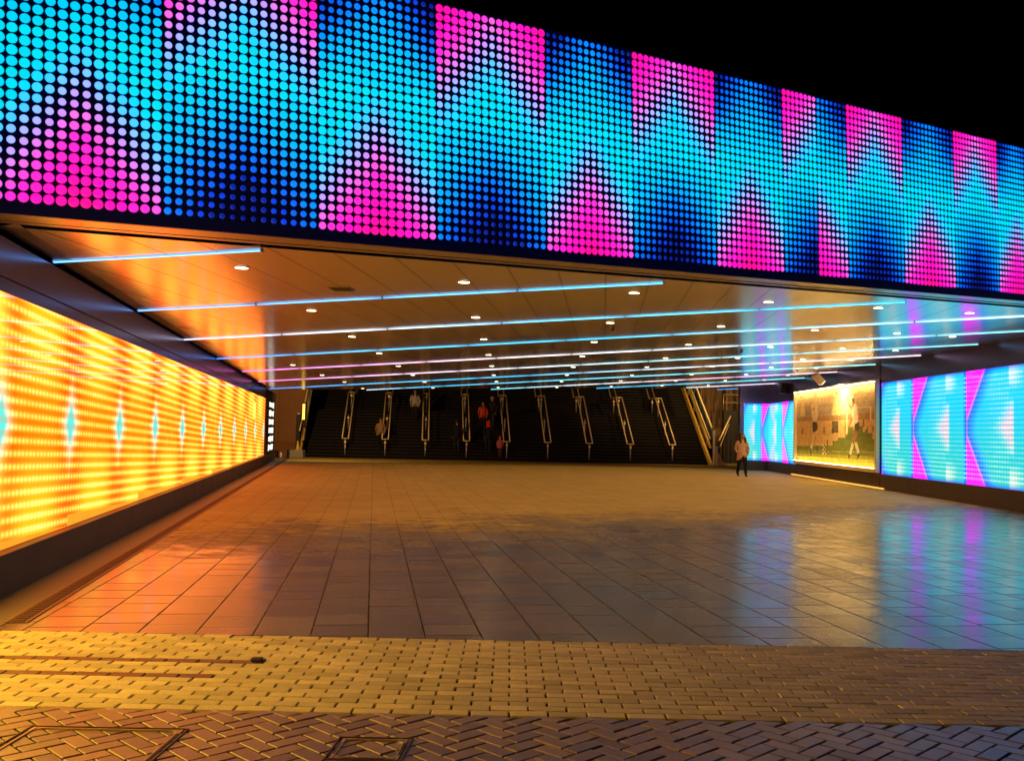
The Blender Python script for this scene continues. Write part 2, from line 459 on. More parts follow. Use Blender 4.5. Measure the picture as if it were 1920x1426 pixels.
# manhole frames
def cover(lab, x0, x1, y0, y1, sk):
    t = thing('manhole_cover', lab, 'manhole', (x0, y0, 0))
    W, Hh = x1 - x0, y1 - y0; e = .014
    bm = bmesh.new()
    sh = Matrix(((1, sk, 0, 0), (0, 1, 0, 0), (0, 0, 1, 0), (0, 0, 0, 1)))
    for k in (0, .022):
        for (a, b, c, d) in ((k, W - k, k, k + e * .6), (k, W - k, Hh - k - e * .6, Hh - k), (k, k + e * .6, k + e * .6, Hh - k - e * .6), (W - k - e * .6, W - k, k + e * .6, Hh - k - e * .6)):
            box(bm, a, b, c, d, -.01, .006 - k * .05, sh)
    obj('frame', bm, M_drain, t)
    bm = bmesh.new(); k = .0345
    for (a, b, c, d) in ((k, W - k, k, k + .006), (k, W - k, Hh - k - .006, Hh - k), (k, k + .006, k + .0061, Hh - k - .0061), (W - k - .006, W - k, k + .0061, Hh - k - .0061)): box(bm, a, b, c, d, -.01, .007, sh)
    obj('inner_rim', bm, M_brass, t)
    for sx in (0, 1):
        for sy in (0, 1):
            bm = bmesh.new(); q = .065
            X0 = .024 if sx == 0 else W - .024; Y0 = .024 if sy == 0 else Hh - .024
            dx = q if sx == 0 else -q; dy = q if sy == 0 else -q
            top = [(X0, Y0), (X0 + dx, Y0), (X0, Y0 + dy)]
            if (dx * dy) < 0: top = top[::-1]
            vt = [bm.verts.new(sh @ Vector((a, b, .005))) for a, b in top]; vb = [bm.verts.new(sh @ Vector((a, b, -.01))) for a, b in top]
            bm.faces.new(vt)
            for k in range(3): bm.faces.new((vb[k], vb[(k + 1) % 3], vt[(k + 1) % 3], vt[k]))
            cp = obj('corner_plate', bm, M_brass, t)
            bm = bmesh.new(); lathe(bm, [(.009, .0), (.009, .0065), (.004, .0065)], 10, tuple(sh @ Vector((X0 + dx * .28, Y0 + dy * .28, .0)))); obj('bolt', bm, M_black, cp)
cover('large square metal-rimmed cover with brick infill, in the orange light', -2.46, -1.645, 4.35, 5.13, .02)
cover('small square metal-rimmed cover with brass corners set in the herringbone bricks', -.86, -.485, 4.70, 5.05, .06)
t = thing('rubber_stop', 'small black lump lying at the end of a dark red brick course', 'stopper', (-1.66, 6.62, .0))
bm = bmesh.new(); box(bm, -.045, .03, -.028, .028, 0, .026, None, .009); box(bm, .018, .05, -.02, .02, 0, .018, None, .006); obj('rubber_body', bm, M_black, t)

# ------------------------------------------------------------------ walls
def uv_quad_panels(name, mat, parent, mtx, cuts, z0, z1, out, gap=.004, thick=.05, top=None):
    """glazed screen modules: each a thin box whose UV is (metres along the wall, metres up)"""
    res = []
    for a, b in zip(cuts, cuts[1:]):
        bm = bmesh.new(); uvl = bm.loops.layers.uv.new('UVMap')
        box(bm, out - thick, out, a + gap, b - gap, z0, z1, mtx)
        inv = mtx.inverted()
        for f in bm.faces:
            for l in f.loops:
                c = inv @ l.vert.co; l[uvl].uv = (c.y, c.z)
        res.append(obj(name, bm, mat, parent))
    return res
LS0, LS1 = -6.2, 32.0
lw = thing('display_wall', 'long amber light wall with teal diamonds on the left of the underpass', 'display wall', LA)
mL = m0
bm = bmesh.new(); box(bm, -.4, .13, LS0, LS1 + .02, -.05, .385, mL, .006); obj('plinth', bm, M_plinth, lw)
bm = bmesh.new(); box(bm, -.4, .012, LS0, LS1 + .02, 2.735, 2.86, mL); box(bm, -.4, .03, LS0, LS1 + .02, 2.866, 3.215, mL, .004)
obj('upper_band', bm, M_band, lw)
bm = bmesh.new(); box(bm, -.45, -.06, LS0, LS1, .385, 2.735, mL); obj('backing', bm, M_black, lw)
cuts = [.09 + 1.37 * k for k in range(-5, 24)]; cuts = [LS0] + [c for c in cuts if LS0 + .2 < c < LS1 - .3] + [LS1]
uv_quad_panels('screen_panel', left_screen_material(), lw, mL, cuts, .385, 2.735, .0)

sg = thing('information_board', 'tall black board with a column of white lettering at the end of the amber wall', 'sign', LA + LU * 32.1)
bm = bmesh.new(); box(bm, -.3, .06, 0, 5.6, .33, 3.12, mL, .01); obj('board', bm, M_black, sg)
bm = bmesh.new()
box(bm, -.3, .10, -.02, 5.62, -.05, .33, mL); obj('plinth', bm, M_plinth, sg)
M_sign = glow('lit_white_lettering', (1., .98, .86), 1.2)
for k in range(6):
    bm = bmesh.new(); zc = 2.52 - k * .375
    for c in range(5):
        y0 = 1.5 + c * .62
        h = .115 + random.uniform(-.02, .03)
        box(bm, .062, .07, y0, y0 + .5, zc - h, zc - h + .07, mL); box(bm, .062, .07, y0, y0 + .18, zc - h + .072, zc + h - .072, mL)
        box(bm, .062, .07, y0, y0 + .5, zc + h - .07, zc + h, mL); box(bm, .0621, .0695, y0 + .24, y0 + .5, zc - h + .09, zc + h * .4, mL)
    obj('lettering', bm, M_sign, sg)

mR = frame(RN, RV, Vector((0, 0, 1)), Vector((0, 0, 0)))
rw = thing('display_wall', 'cyan and magenta light wall at the right nearest the viewer', 'display wall', RC)
ZB, ZT = .47, 3.3
bm = bmesh.new(); box(bm, -.4, .05, -9, 8.70, -.05, ZB - .004, mR, .006); obj('plinth', bm, M_plinth, rw)
bm = bmesh.new(); box(bm, -.4, .02, -9, 8.70, ZT + .004, 3.95, mR, .004); obj('upper_band', bm, M_band, rw)
bm = bmesh.new(); box(bm, -.45, -.06, -9, 8.70, ZB, ZT, mR); obj('backing', bm, M_black, rw)
uv_quad_panels('screen_panel', right_screen_material(7.43, ZB, ZT), rw, mR, [-9 + 1.475 * k for k in range(13)], ZB, ZT, 0.)

rs = thing('display_wall', 'small cyan and magenta light panel behind the walking woman, beyond the mural', 'display wall', RC + RV * 18.4)
m2 = mR
bm = bmesh.new(); box(bm, -.4, .05, -.12, 4.66, -.05, .446, m2, .006); box(bm, .05, 1.3, 4.6, 5.0, -.05, .446, m2); obj('plinth', bm, M_plinth, rs)
bm = bmesh.new(); box(bm, -.4, .02, -.12, 4.66, 3.064, 3.93, m2, .004); box(bm, .02, 1.3, 4.64, 5.0, 3.064, 3.93, m2); obj('upper_band', bm, M_band, rs)
bm = bmesh.new(); box(bm, -.45, -.06, -.12, 5.0, .45, 3.06, m2); box(bm, -.06, 1.25, 4.72, 5.0, .45, 3.06, m2); obj('backing', bm, M_black, rs)
msm = right_screen_material(3.35, .45, 3.06)
uv_quad_panels('screen_panel', msm, rs, m2, [0, 1.53, 3.06, 4.6], .45, 3.06, 0.)
bm = bmesh.new(); uvl = bm.loops.layers.uv.new('UVMap'); box(bm, .0, 1.12, 4.6, 4.66, .45, 3.06, m2)
inv = m2.inverted()
for f in bm.faces:
    for l in f.loops:
        c = inv @ l.vert.co; l[uvl].uv = (4.6 + (c.x) * 3.1, c.z)
obj('end_panel', bm, msm, rs)
bm = bmesh.new(); box(bm, 1.122, 1.3, 4.58, 5.0, .45, 3.06, m2); obj('end_trim', bm, M_band, rs)

# ------------------------------------------------------------------ tile mural
mu = thing('tile_mural', 'framed ceramic tile mural of two footballers on a green pitch', 'mural', RC + RV * 8.75)
MW, MZ0, MZ1 = 9.45, .5, 3.43
def depth_u(p):                                     # picture fraction to wall fraction
    Y = 1 / ((1 - p) / 40.2 + p / 30.6); return (40.2 - Y) / 9.6
def PX(x, y):                                       # point of the close-up survey -> (u from the far end, v from the top)
    p = (x - 135) / 930; top = 345 - .194 * (x - 135); bot = 1160 + .113 * (x - 135)
    return depth_u(min(1, max(0, p))), (y - top) / (bot - top)
polys = []
def poly(col, *pts): polys.append(([PX(*q) for q in pts], col))
skin = (.30, .13, .06); skin2 = (.62, .40, .22); shirt = (.70, .58, .42); black = (.015, .015, .02); cream = (.72, .60, .38); sock = (.78, .70, .50)
poly((.36, .20, .09), (135, 640), (1065, 535), (1065, 640), (135, 690))
poly((.55, .36, .14), (135, 680), (1065, 625), (1065, 960), (560, 980), (135, 990))
for a, b, y0, y1 in ((190, 206, 775, 835), (436, 450, 750, 830), (680, 692, 655, 800), (760, 775, 735, 800), (890, 905, 640, 735), (940, 952, 725, 800), (1002, 1016, 715, 800), (345, 356, 838, 900), (475, 488, 900, 970), (300, 310, 905, 960)):
    poly((.16, .08, .04), (a, y0), (b, y0), (b, y1), (a, y1))
for a, b, y0, y1 in ((560, 576, 900, 940), (655, 668, 830, 895), (965, 990, 800, 945), (895, 910, 800, 890), (610, 628, 820, 895)):
    poly((.66, .46, .24), (a, y0), (b, y0), (b, y1), (a, y1))
G1 = (.10, .15, .02)
for a, b, y0 in ((545, 600, 915), (600, 690, 870), (690, 715, 800), (715, 770, 740), (850, 890, 720), (890, 945, 800), (915, 940, 760), (945, 1000, 805), (1000, 1040, 880), (1040, 1065, 960), (770, 850, 770)):
    poly(G1, (a, y0), (b, y0), (b, 1010), (a, 1010))
poly((.13, .19, .02), (135, 985), (560, 972), (560, 930), (640, 905), (780, 900), (1065, 960), (1065, 1110), (135, 1075))
poly((.30, .31, .02), (135, 1070), (1065, 1110), (1065, 1280), (135, 1180))
poly((.42, .44, .10), (135, 1045), (1065, 1050), (1065, 1058), (135, 1052)); poly((.5, .5, .14), (135, 1118), (1065, 1160), (1065, 1169), (135, 1125))
for cx, y0, y1, hw in ((198, 430, 612, 34), (575, 398, 590, 52)): poly((.72, .55, .25), (cx - 8, y0), (cx + 8, y0), (cx + hw, y1), (cx - hw, y1))
for a in ((698, 500, 840), (972, 462, 640)): poly(cream, (a[0], a[1]), (a[0] + 14, a[1]), (a[0] + 14, a[2]), (a[0], a[2]))
poly(cream, (815, 478), (986, 460), (986, 474), (815, 494))
poly((.05, .035, .02), (532, 672), (606, 668), (606, 815), (530, 818), (530, 750), (540, 750))
for k in range(4): poly((.13, .09, .05), (548, 690 + k * 26), (596, 688 + k * 26), (596, 702 + k * 26), (548, 704 + k * 26))
# far player
poly(skin2, (330, 335), (355, 335), (357, 378), (328, 378)); poly((.08, .04, .02), (328, 330), (357, 330), (357, 346), (328, 346))
poly(shirt, (290, 465), (372, 462), (376, 600), (352, 690), (318, 690), (300, 600)); poly(skin2, (335, 378), (348, 378), (352, 470), (330, 470))
poly((.6, .12, .03), (320, 500), (334, 500), (334, 540), (320, 540))
poly(black, (312, 680), (362, 684), (370, 750), (352, 822), (314, 805)); poly(skin2, (318, 805), (350, 812), (318, 985), (290, 985)); poly(skin2, (345, 800), (362, 790), (372, 985), (358, 985))
poly(sock, (290, 970), (316, 970), (304, 1040), (288, 1040)); poly(black, (288, 1015), (300, 1015), (302, 1105), (290, 1105)); poly(black, (357, 980), (371, 980), (371, 1060), (358, 1060))
for r_ in range(5):
    for c_ in range(3): poly(black if (r_ + c_) % 2 else sock, (424 + c_ * 15, 960 + r_ * 25), (438 + c_ * 15, 960 + r_ * 25), (438 + c_ * 15, 984 + r_ * 25), (424 + c_ * 15, 984 + r_ * 25))
# near player
poly(skin, (704, 330), (714, 326), (722, 420), (762, 470), (768, 512), (735, 490), (708, 420)); poly(skin, (764, 385), (790, 380), (794, 440), (780, 512), (764, 470))
poly(black, (762, 366), (788, 362), (792, 398), (764, 402)); poly(black, (780, 402), (794, 402), (792, 436), (780, 432))
poly(shirt, (764, 505), (800, 415), (822, 470), (838, 600), (830, 690), (790, 720), (748, 735), (772, 640), (758, 570)); poly(skin, (758, 610), (772, 640), (745, 720), (722, 740), (728, 700))
poly(black, (795, 700), (845, 668), (850, 760), (832, 800), (795, 765)); poly(skin, (780, 790), (832, 780), (828, 830), (790, 950), (764, 945))
poly(sock, (764, 925), (786, 970), (755, 1090), (728, 1090)); poly(sock, (790, 930), (822, 925), (852, 1050), (846, 1090), (824, 1075)); poly(black, (724, 1078), (748, 1088), (730, 1142), (722, 1140)); poly(black, (828, 1075), (856, 1075), (840, 1140), (826, 1142))
poly((.75, .12, .03), (575, 290), (597, 288), (599, 322), (577, 324)); poly((.75, .2, .05), (172, 362), (188, 360), (188, 390), (172, 392))
def inside(pts, x, y):
    c = False; j = len(pts) - 1
    for i in range(len(pts)):
        xi, yi = pts[i]; xj, yj = pts[j]
        if (yi > y) != (yj > y) and x < (xj - xi) * (y - yi) / (yj - yi) + xi: c = not c
        j = i
    return c
bbs = [(min(p[0] for p in q), max(p[0] for p in q), min(p[1] for p in q), max(p[1] for p in q), q, c) for q, c in polys]
def paint(u, v):
    c = lerp((.62, .47, .26), (.36, .30, .24), sst(.0, .4, v))
    for a, b, d, e, q, cc in bbs:
        if a <= u <= b and d <= v <= e and inside(q, u, v): c = cc
    return c
NU, NV = 280, 110
vs, fs, cols = [], [], []
off = RC + RV * 8.75
fr_ = .13                                           # frame width
for j in range(NV):
    for i in range(NU):
        u, v = (i + .5) / NU, (j + .5) / NV
        c = paint(u, v)
        cell = random.Random((i // 7) * 1000 + (j // 5)).uniform(.86, 1.1)
        if i % 28 == 0 or j % 11 == 0: cell *= .82
        jit = random.uniform(.93, 1.07) * cell
        c = tuple(min(.9, (x * .9 + .06 * k_) * 1.3 * jit) for x, k_ in zip(c, (1, .8, .35)))
        b = len(vs)
        for du, dv in ((0, 0), (1, 0), (1, 1), (0, 1)):
            uu, v2 = (i + du) / NU, (j + dv) / NV
            y = fr_ + (MW - 2 * fr_) * (1 - uu); z = MZ1 - fr_ - (MZ1 - MZ0 - 2 * fr_) * v2
            vs.append(mR @ Vector((.05, y, z)))
        fs.append((b, b + 3, b + 2, b + 1) if False else (b, b + 1, b + 2, b + 3)); cols += [(*c, 1)] * 4
T = Tree('glazed_tiles'); n = T.noise(scale=25.)
T.set(Base_Color=T.attr('tile'), Roughness=n * .2 + .65, Specular_IOR_Level=.25); T.bump(n, .1, .004)
pic = obj('tile_picture', ([tuple(q) for q in vs], fs), T.mat, mu)
a = pic.data.attributes.new('tile', 'FLOAT_COLOR', 'POINT'); a.data.foreach_set('color', [x for c in cols for x in c])
M_cream = plain('cream_frame', (.75, .62, .42), .45, var=.06)
bm = bmesh.new(); box(bm, -.3, .045, 0, MW, MZ0, MZ1, mR); obj('backing', bm, M_black, mu)
bm = bmesh.new()
box(bm, .048, .16, 0, fr_, MZ0, MZ1, mR, .004); box(bm, .048, .16, MW - fr_, MW, MZ0, MZ1, mR, .004)
box(bm, .048, .2, fr_ + .002, MW - fr_ - .002, MZ0, MZ0 + fr_, mR, .004); box(bm, .048, .2, fr_ + .002, MW - fr_ - .002, MZ1 - .06, MZ1, mR, .004)
obj('frame', bm, M_cream, mu)
bm = bmesh.new(); box(bm, .12, .19, fr_ + .05, MW - fr_ - .05, MZ1 - .082, MZ1 - .062, mR); box(bm, .165, .195, fr_ + .05, MW - fr_ - .05, MZ0 + fr_ + .001, MZ0 + fr_ + .012, mR); obj('light_strip', bm, glow('mural_light_strip', (1., .66, .22), 34.), mu)
bm = bmesh.new(); box(bm, -.35, .05, 0, MW, -.05, MZ0 - .004, mR); obj('plinth', bm, M_plinth, mu)
bm = bmesh.new(); box(bm, -.35, .02, 0, MW, MZ1 + .004, 3.94, mR); obj('upper_band', bm, M_band, mu)
bm = bmesh.new(); box(bm, .052, .085, -.4, MW + .6, .012, .05, mR); obj('spill_glow_strip', bm, glow('floor_spill_glow', (1., .45, .08), 1.6), mu)  # glowing strip stands in for mural light spilled along the floor

def spot(name, parent, loc, direction, energy, col, size, blend=.6, r=.05):
    l = bpy.data.lights.new(name, 'SPOT'); l.energy = energy; l.color = col; l.spot_size = rad(size); l.spot_blend = blend; l.shadow_soft_size = r
    o = bpy.data.objects.new(name, l); COL.objects.link(o); o.parent = parent; o.location = loc
    o.rotation_euler = Vector(direction).to_track_quat('-Z', 'Y').to_euler(); return o
def flood(lab, s, aim):
    base = RC + RV * s + RN * 1.0; base.z = ceil_z(base.x, base.y)
    t = thing('floodlight', lab, 'lamp', base)
    d = (RC + RV * aim[0] + Vector((0, 0, aim[1])) - (base + Vector((0, 0, -.28)))).normalized()
    q = frame(d.cross(Vector((0, 0, 1))).normalized(), d, d.cross(Vector((0, 0, 1))).normalized().cross(d), Vector((0, 0, -.28)))
    bm = bmesh.new(); box(bm, -.13, .13, -.2, .2, -.1, .1, q, .02); obj('lamp_body', bm, M_cream, t)
    bm = bmesh.new(); box(bm, -.115, .115, .2, .212, -.085, .085, q); obj('lens', bm, glow('floodlight_lens', (1., .8, .45), 4.), t)
    bm = bmesh.new(); tube(bm, [(0, 0, .0), (0, 0, -.28)], .02, 8); box(bm, -.07, .07, -.07, .07, -.02, .0); obj('bracket', bm, M_black, t)
    bm = bmesh.new(); tube(bm, [(-.02, .5, 0), (-.01, .52, -.15), (.0, .5, -.3), (.02, .55, -.52)], .008, 6); obj('cable', bm, M_black, t)
    spot('flood_beam', t, tuple(Vector((0, 0, -.28)) + d * .24), d, 420, (1., .66, .26), 130, .8, .1)
flood('cream boxy floodlight hanging over the tile mural', 12.0, (12.2, 2.6))

sp = thing('loudspeaker', 'small black boxy speaker on the dark wall left of the mural', 'speaker', RC + RV * 19.6)
bm = bmesh.new(); box(bm, .05, .3, 0, .42, 2.95 + .45, 3.85, mR, .015); obj('cabinet', bm, M_black, sp)
bm = bmesh.new(); box(bm, .302, .308, .03, .39, 3.44, 3.81, mR); obj('grille', bm, M_blackg, sp)
bm = bmesh.new(); box(bm, .0, .05, .15, .27, 3.5, 3.75, mR); obj('wall_bracket', bm, M_black, sp)

# ------------------------------------------------------------------ bridge over the passage: ceiling, soffit edge, dot-matrix screen
br = thing('bridge', 'bridge deck with beige metal ceiling and pixel screen of pink, cyan and blue dots', 'bridge', tuple(FB[0]))
brl = -FB[0]
tA, tB = -3.2, 17.2
def fb(t, back=0., dz=0.):                           # a point on the lower edge line, going back under the deck
    p = FB[0] + FD * t - FN * back
    return Vector((p.x, p.y, ceil_z(p.x, p.y) + dz))
def hgt(t): return 2.64 - .0175 * t if t < 17 else 2.34
# ceiling sheet
lj = lambda s, o: LA + LU * s + LN * o
rj = lambda s, o: RC + RV * s + RN * o
def onc(p, dz=0.): return Vector((p.x, p.y, ceil_z(p.x, p.y) + dz))
far = [Vector((-11.6, 41.2, 0)), Vector((-8.693, 41.881, 0)), Vector((-.234, 44.148, 0)), Vector((11.615, 48.229, 0)), Vector((12.6, 48.6, 0))]
sL = .0
front = [fb(t, .62) for t in (tA + .1, 0, 4, 8, 12, tB)]
cpts = [lj(-.55, .24)] + [front[k] for k in range(1, 6)]
# left edge follows the wall, right edge the right wall
Lend = lj(32.4, .24); Rnear = rj(-3, .05); Rend = rj(26.6, .05)
ring = [onc(lj(-.75, .24))] + front[1:5] + [onc(Vector((11.35, front[5].y + (11.35 - front[5].x) * .58, 0)))] + [onc(Rend), onc(far[2]), onc(far[1]), onc(Lend)]
bm = bmesh.new(); vv = [bm.verts.new(p + brl) for p in ring]; f = bm.faces.new(vv); bmesh.ops.triangulate(bm, faces=[f])
bmesh.ops.recalc_face_normals(bm, faces=bm.faces)
for f in bm.faces:
    if f.normal.z > 0: f.normal_flip()
obj('ceiling', bm, M_ceil, br)
# deck above the ceiling (keeps the recess along the walls dark)
bm = bmesh.new()
lo = [fb(tA, .3, .18), fb(tB, .3, .18), onc(rj(29, -1.), .18), onc(Vector((-.234, 44.3, 0)), .18), onc(lj(34.0, -1.), .18), onc(lj(-2.4, -1.), .18)]
a_ = [bm.verts.new(p + brl) for p in lo]; b_ = [bm.verts.new(p + brl + Vector((0, 0, .9))) for p in lo]
bm.faces.new(a_); bm.faces.new(b_[::-1])
for k in range(len(lo)): bm.faces.new((a_[k], a_[(k + 1) % 6], b_[(k + 1) % 6], b_[k]))
bmesh.ops.recalc_face_normals(bm, faces=bm.faces); obj('deck', bm, M_black, br)
# far edge beam
bm = bmesh.new()
e = [Lend, far[1], far[2], Rend]
for p, q in zip(e, e[1:]):
    P, Q = onc(p) + brl, onc(q) + brl
    vs4 = [bm.verts.new(v) for v in (P, Q, Q + Vector((0, 0, .3)), P + Vector((0, 0, .3)))]
    bm.faces.new(vs4)
obj('rear_edge', bm, M_black, br)
# soffit edge trim with a dark groove behind it
bm = bmesh.new()
def strip(bm, b0, b1, dz0, dz1, n=10):
    for k in range(n):
        t0, t1 = tA + (tB - tA) * k / n, tA + (tB - tA) * (k + 1) / n
        bm.faces.new([bm.verts.new(p + brl) for p in (fb(t0, b0, dz0), fb(t1, b0, dz0), fb(t1, b1, dz1), fb(t0, b1, dz1))])
strip(bm, .03, .46, -.0, -.0); strip(bm, .46, .4602, 0., .1)
bmesh.ops.recalc_face_normals(bm, faces=bm.faces)
obj('soffit_trim', bm, M_trim, br)
bm = bmesh.new(); strip(bm, .40, .75, .1, .1); obj('groove', bm, M_black, br)
# screen body
bm = bmesh.new()
def fs_pt(t, u, out=0.): return FB[0] + FD * t + FU * u + FN * out
n = 12
for k in range(n):
    t0, t1 = tA + (tB - tA) * k / n, tA + (tB - tA) * (k + 1) / n
    A_, B_ = fs_pt(t0, -.01), fs_pt(t1, -.01); C_, D_ = fs_pt(t1, hgt(t1)), fs_pt(t0, hgt(t0))
    bk = -FN * .35
    for quad in ((A_, B_, C_, D_), (B_ + bk, A_ + bk, D_ + bk, C_ + bk), (A_ + bk * .1, B_ + bk * .1, B_, A_), (D_, C_, C_ + bk, D_ + bk)):
        bm.faces.new([bm.verts.new(p + brl) for p in quad])
T = Tree('screen_face_led_spill'); n = T.noise(scale=3.); T.set(Base_Color=(.004, .004, .008), Roughness=.35, Emission_Color=(.0, .06, 1.), Emission_Strength=n * .004 + .006)  # faint navy emission paints LED spill onto the dark face between pixels
scr = obj('screen', bm, T.mat, br)
segs = [(-2.95, -1.51, 'A', 14, -1, 1), (-1.51, -.07, 'B', 15, -1, 1), (-.07, 1.27, 'A', 14, -1, 1), (1.27, 2.70, 'B', 15, -1, 1), (2.70, 3.96, 'A', 14, -1, 1), (3.96, 5.29, 'B', 15, -1, 1), (5.29, 6.48, 'A', 14, -1, 1),
        (6.48, 7.74, 'B', 15, -1, 1), (7.74, 8.88, 'A', 14, -1, 1), (8.88, 9.50, 'B', 8, -1, .07), (9.50, 10.07, 'A', 7, .07, 1), (10.07, 11.20, 'B', 15, -1, 1), (11.20, 12.33, 'A', 14, -1, 1),
        (12.33, 13.36, 'B', 15, -1, 1), (13.36, 14.3, 'A', 14, -1, 1), (14.3, 15.25, 'B', 15, -1, 1), (15.25, 16.1, 'A', 14, -1, 1), (16.1, 17., 'B', 15, -1, 1)]
HOT = [(-.17, lin(0, 220, 250)), (-.09, lin(75, 205, 255)), (-.03, lin(165, 190, 255)), (.03, lin(210, 150, 245)), (.08, lin(248, 115, 235)), (.15, lin(255, 50, 215)), (.25, lin(255, 22, 195)), (.4, lin(255, 15, 145))]
COLD = [(0., lin(0, 220, 240)), (.25, lin(0, 192, 245)), (.5, lin(0, 125, 245)), (.7, lin(5, 65, 225)), (1., lin(12, 32, 175))]
SZ_H = [(-.17, (1,)), (-.03, (.74,)), (.03, (.74,)), (.2, (.98,)), (.4, (1.03,))]; SZ_C = [(0, (.97,)), (.3, (.84,)), (.6, (.7,)), (1., (.5,))]
NR = 27; vs, fs, cs = [], [], []; ND = 12
for t0, t1, ty, nc, c0, c1 in segs:
    pit = (t1 - t0) / nc
    for i in range(nc):
        t = t0 + (i + .5) * pit; c = c0 + (c1 - c0) * (i + .5) / nc; ac = abs(c)
        h = hgt(t); pv = (h - .09 - .015) / NR
        for r in range(NR):
            v = (r + .5) / NR
            u = h - .015 - (r + .5) * pv
            if ty == 'A':
                s_ = v - (.585 + .30 * ac); lev = max(0, (.42 - v) / .42) * (.48 + .55 * ac ** 1.5)
            else:
                s_ = (.12 + .27 * ac) - v; lev = max(0, (v - .46) / .54) * (1.08 - .6 * ac)
            lev *= random.uniform(.94, 1.05)
            if s_ > -.17: col = ramp(HOT, s_); sz = ramp(SZ_H, s_)[0]
            else: col = ramp(COLD, lev); sz = ramp(SZ_C, lev)[0]
            R = pv * .485 * sz * random.uniform(.975, 1.025)
            col = tuple(x * random.uniform(.95, 1.05) for x in col); col = (col[0], col[1], col[2] * (1 + .35 * sst(.8, 1., col[2])))
            rim = tuple(x ** 1.25 * .8 for x in col)
            if lev > .75 and s_ <= -.17: rim, col = col, tuple(x * .45 for x in col)
            b = len(vs); P = fs_pt(t, u) + brl
            vs.append(tuple(P + FN * .014)); cs.append(col)
            for rr, oo, cc in ((.72, .011, col), (1., .002, rim)):
                for k in range(ND):
                    an = PI2 * k / ND; vs.append(tuple(P + FD * (R * rr * math.cos(an) * min(1, pit / pv * 1.02)) + FU * (R * rr * math.sin(an)) + FN * oo)); cs.append(cc)
            for k in range(ND):
                k2 = (k + 1) % ND
                fs.append((b, b + 1 + k2, b + 1 + k)); fs.append((b + 1 + k, b + 1 + k2, b + 1 + ND + k2, b + 1 + ND + k))
leds = obj('led_pixels', (vs, fs), M_led, scr)
leds.data.update()
a = leds.data.attributes.new('led', 'FLOAT_COLOR', 'POINT'); a.data.foreach_set('color', [x for c in cs for x in (*c, 1)])
def fix_normals(o, want):
    if sum((p.normal.dot(want) for p in o.data.polygons)) < 0: o.data.flip_normals()
fix_normals(leds, FN)
fix_normals(pic, RN)

# vent grille in the ceiling
p = ceil_at(640, 541); t = thing('ceiling_vent', 'small dark slotted vent in the beige ceiling', 'vent', p, rad(-5))
bm = bmesh.new(); box(bm, -.14, .14, -.16, .16, -.008, .004); obj('vent_frame', bm, plain('bronze_vent', (.12, .08, .05), .4, .6), t)
bm = bmesh.new()
for k in range(6): box(bm, -.12, .12, -.14 + k * .05, -.14 + k * .05 + .02, -.014, -.008)
obj('slats', bm, M_black, t)

# ------------------------------------------------------------------ light tubes
cy, wh, pk, bl_, ic = (.05, .55, .95), (.6, .62, .9), (1., .14, .7), (.03, .28, 1.), (.2, .7, .8)
strips = [((102, 488), (490, 466), [(0, (.13, .45, 1.)), (1, (.14, .5, 1.))], 'short pale blue light tube nearest the pixel screen, left of the downlights'),
 ((260, 580), (1243, 528), [(0, (.16, .45, 1.)), (.5, (.14, .5, 1.)), (1, (.1, .6, 1.))], 'pale blue light tube, second from the pixel screen'),
 ((345, 635), (1697, 564), [(0, wh), (.3, (.75, .88, 1.)), (.55, (.14, .62, 1.)), (1, (.07, .62, .95))], 'light tube turning from white to cyan, third from the pixel screen'),
 ((407, 671), (1975, 588), [(0, bl_), (.25, (.1, .6, 1.)), (.55, cy), (1, (.65, .97, 1.))], 'deep blue to cyan light tube, fourth from the pixel screen'),
 ((455, 695), (1965, 616.6), [(0, pk), (.2, (1., .45, .85)), (.4, (1., .85, .95)), (.62, (.75, .93, 1.)), (1, ic)], 'light tube pink at the left and pale cyan at the right, fifth from the screen'),
 ((485, 714), (1834, 644), [(0, pk), (.2, (1., .55, .85)), (.4, (.95, .88, 1.)), (.6, (.5, .9, 1.)), (1, ic)], 'pink to white to cyan light tube, sixth from the pixel screen'),
 ((505, 728), (1727, 665), [(0, bl_), (.25, (.08, .6, 1.)), (.5, cy), (.75, (.8, .92, 1.)), (1, (1., .7, .85))], 'blue to pinkish white light tube, seventh from the pixel screen'),
 ((688, 730), (1642, 682), [(0, (.7, .85, 1.)), (.15, cy), (.6, (.2, .8, 1.)), (1, (.3, .9, .95))], 'cyan light tube, eighth from the pixel screen'),
 ((921, 729), (1575, 696), [(0, (.1, .75, 1.)), (.25, (.7, .92, 1.)), (.5, (1., .85, .95)), (.75, (1., .5, .8)), (1, (1., .75, .9))], 'cyan to pink light tube, ninth from the pixel screen'),
 ((1119, 727), (1520, 707), [(0, cy), (.5, (.15, .75, 1.)), (1, (.25, .85, .95))], 'short cyan light tube, tenth from the pixel screen'),
 ((1287, 726), (1472, 717), [(0, (.4, .85, 1.)), (.4, (1., .9, .97)), (1, (1., .75, .92))], 'short pinkish white light tube near the far end of the ceiling'),
 ((1345, 729.5), (1425, 725.5), [(0, bl_), (1, (.1, .6, 1.))], 'very short blue light tube at the far right corner of the ceiling')]
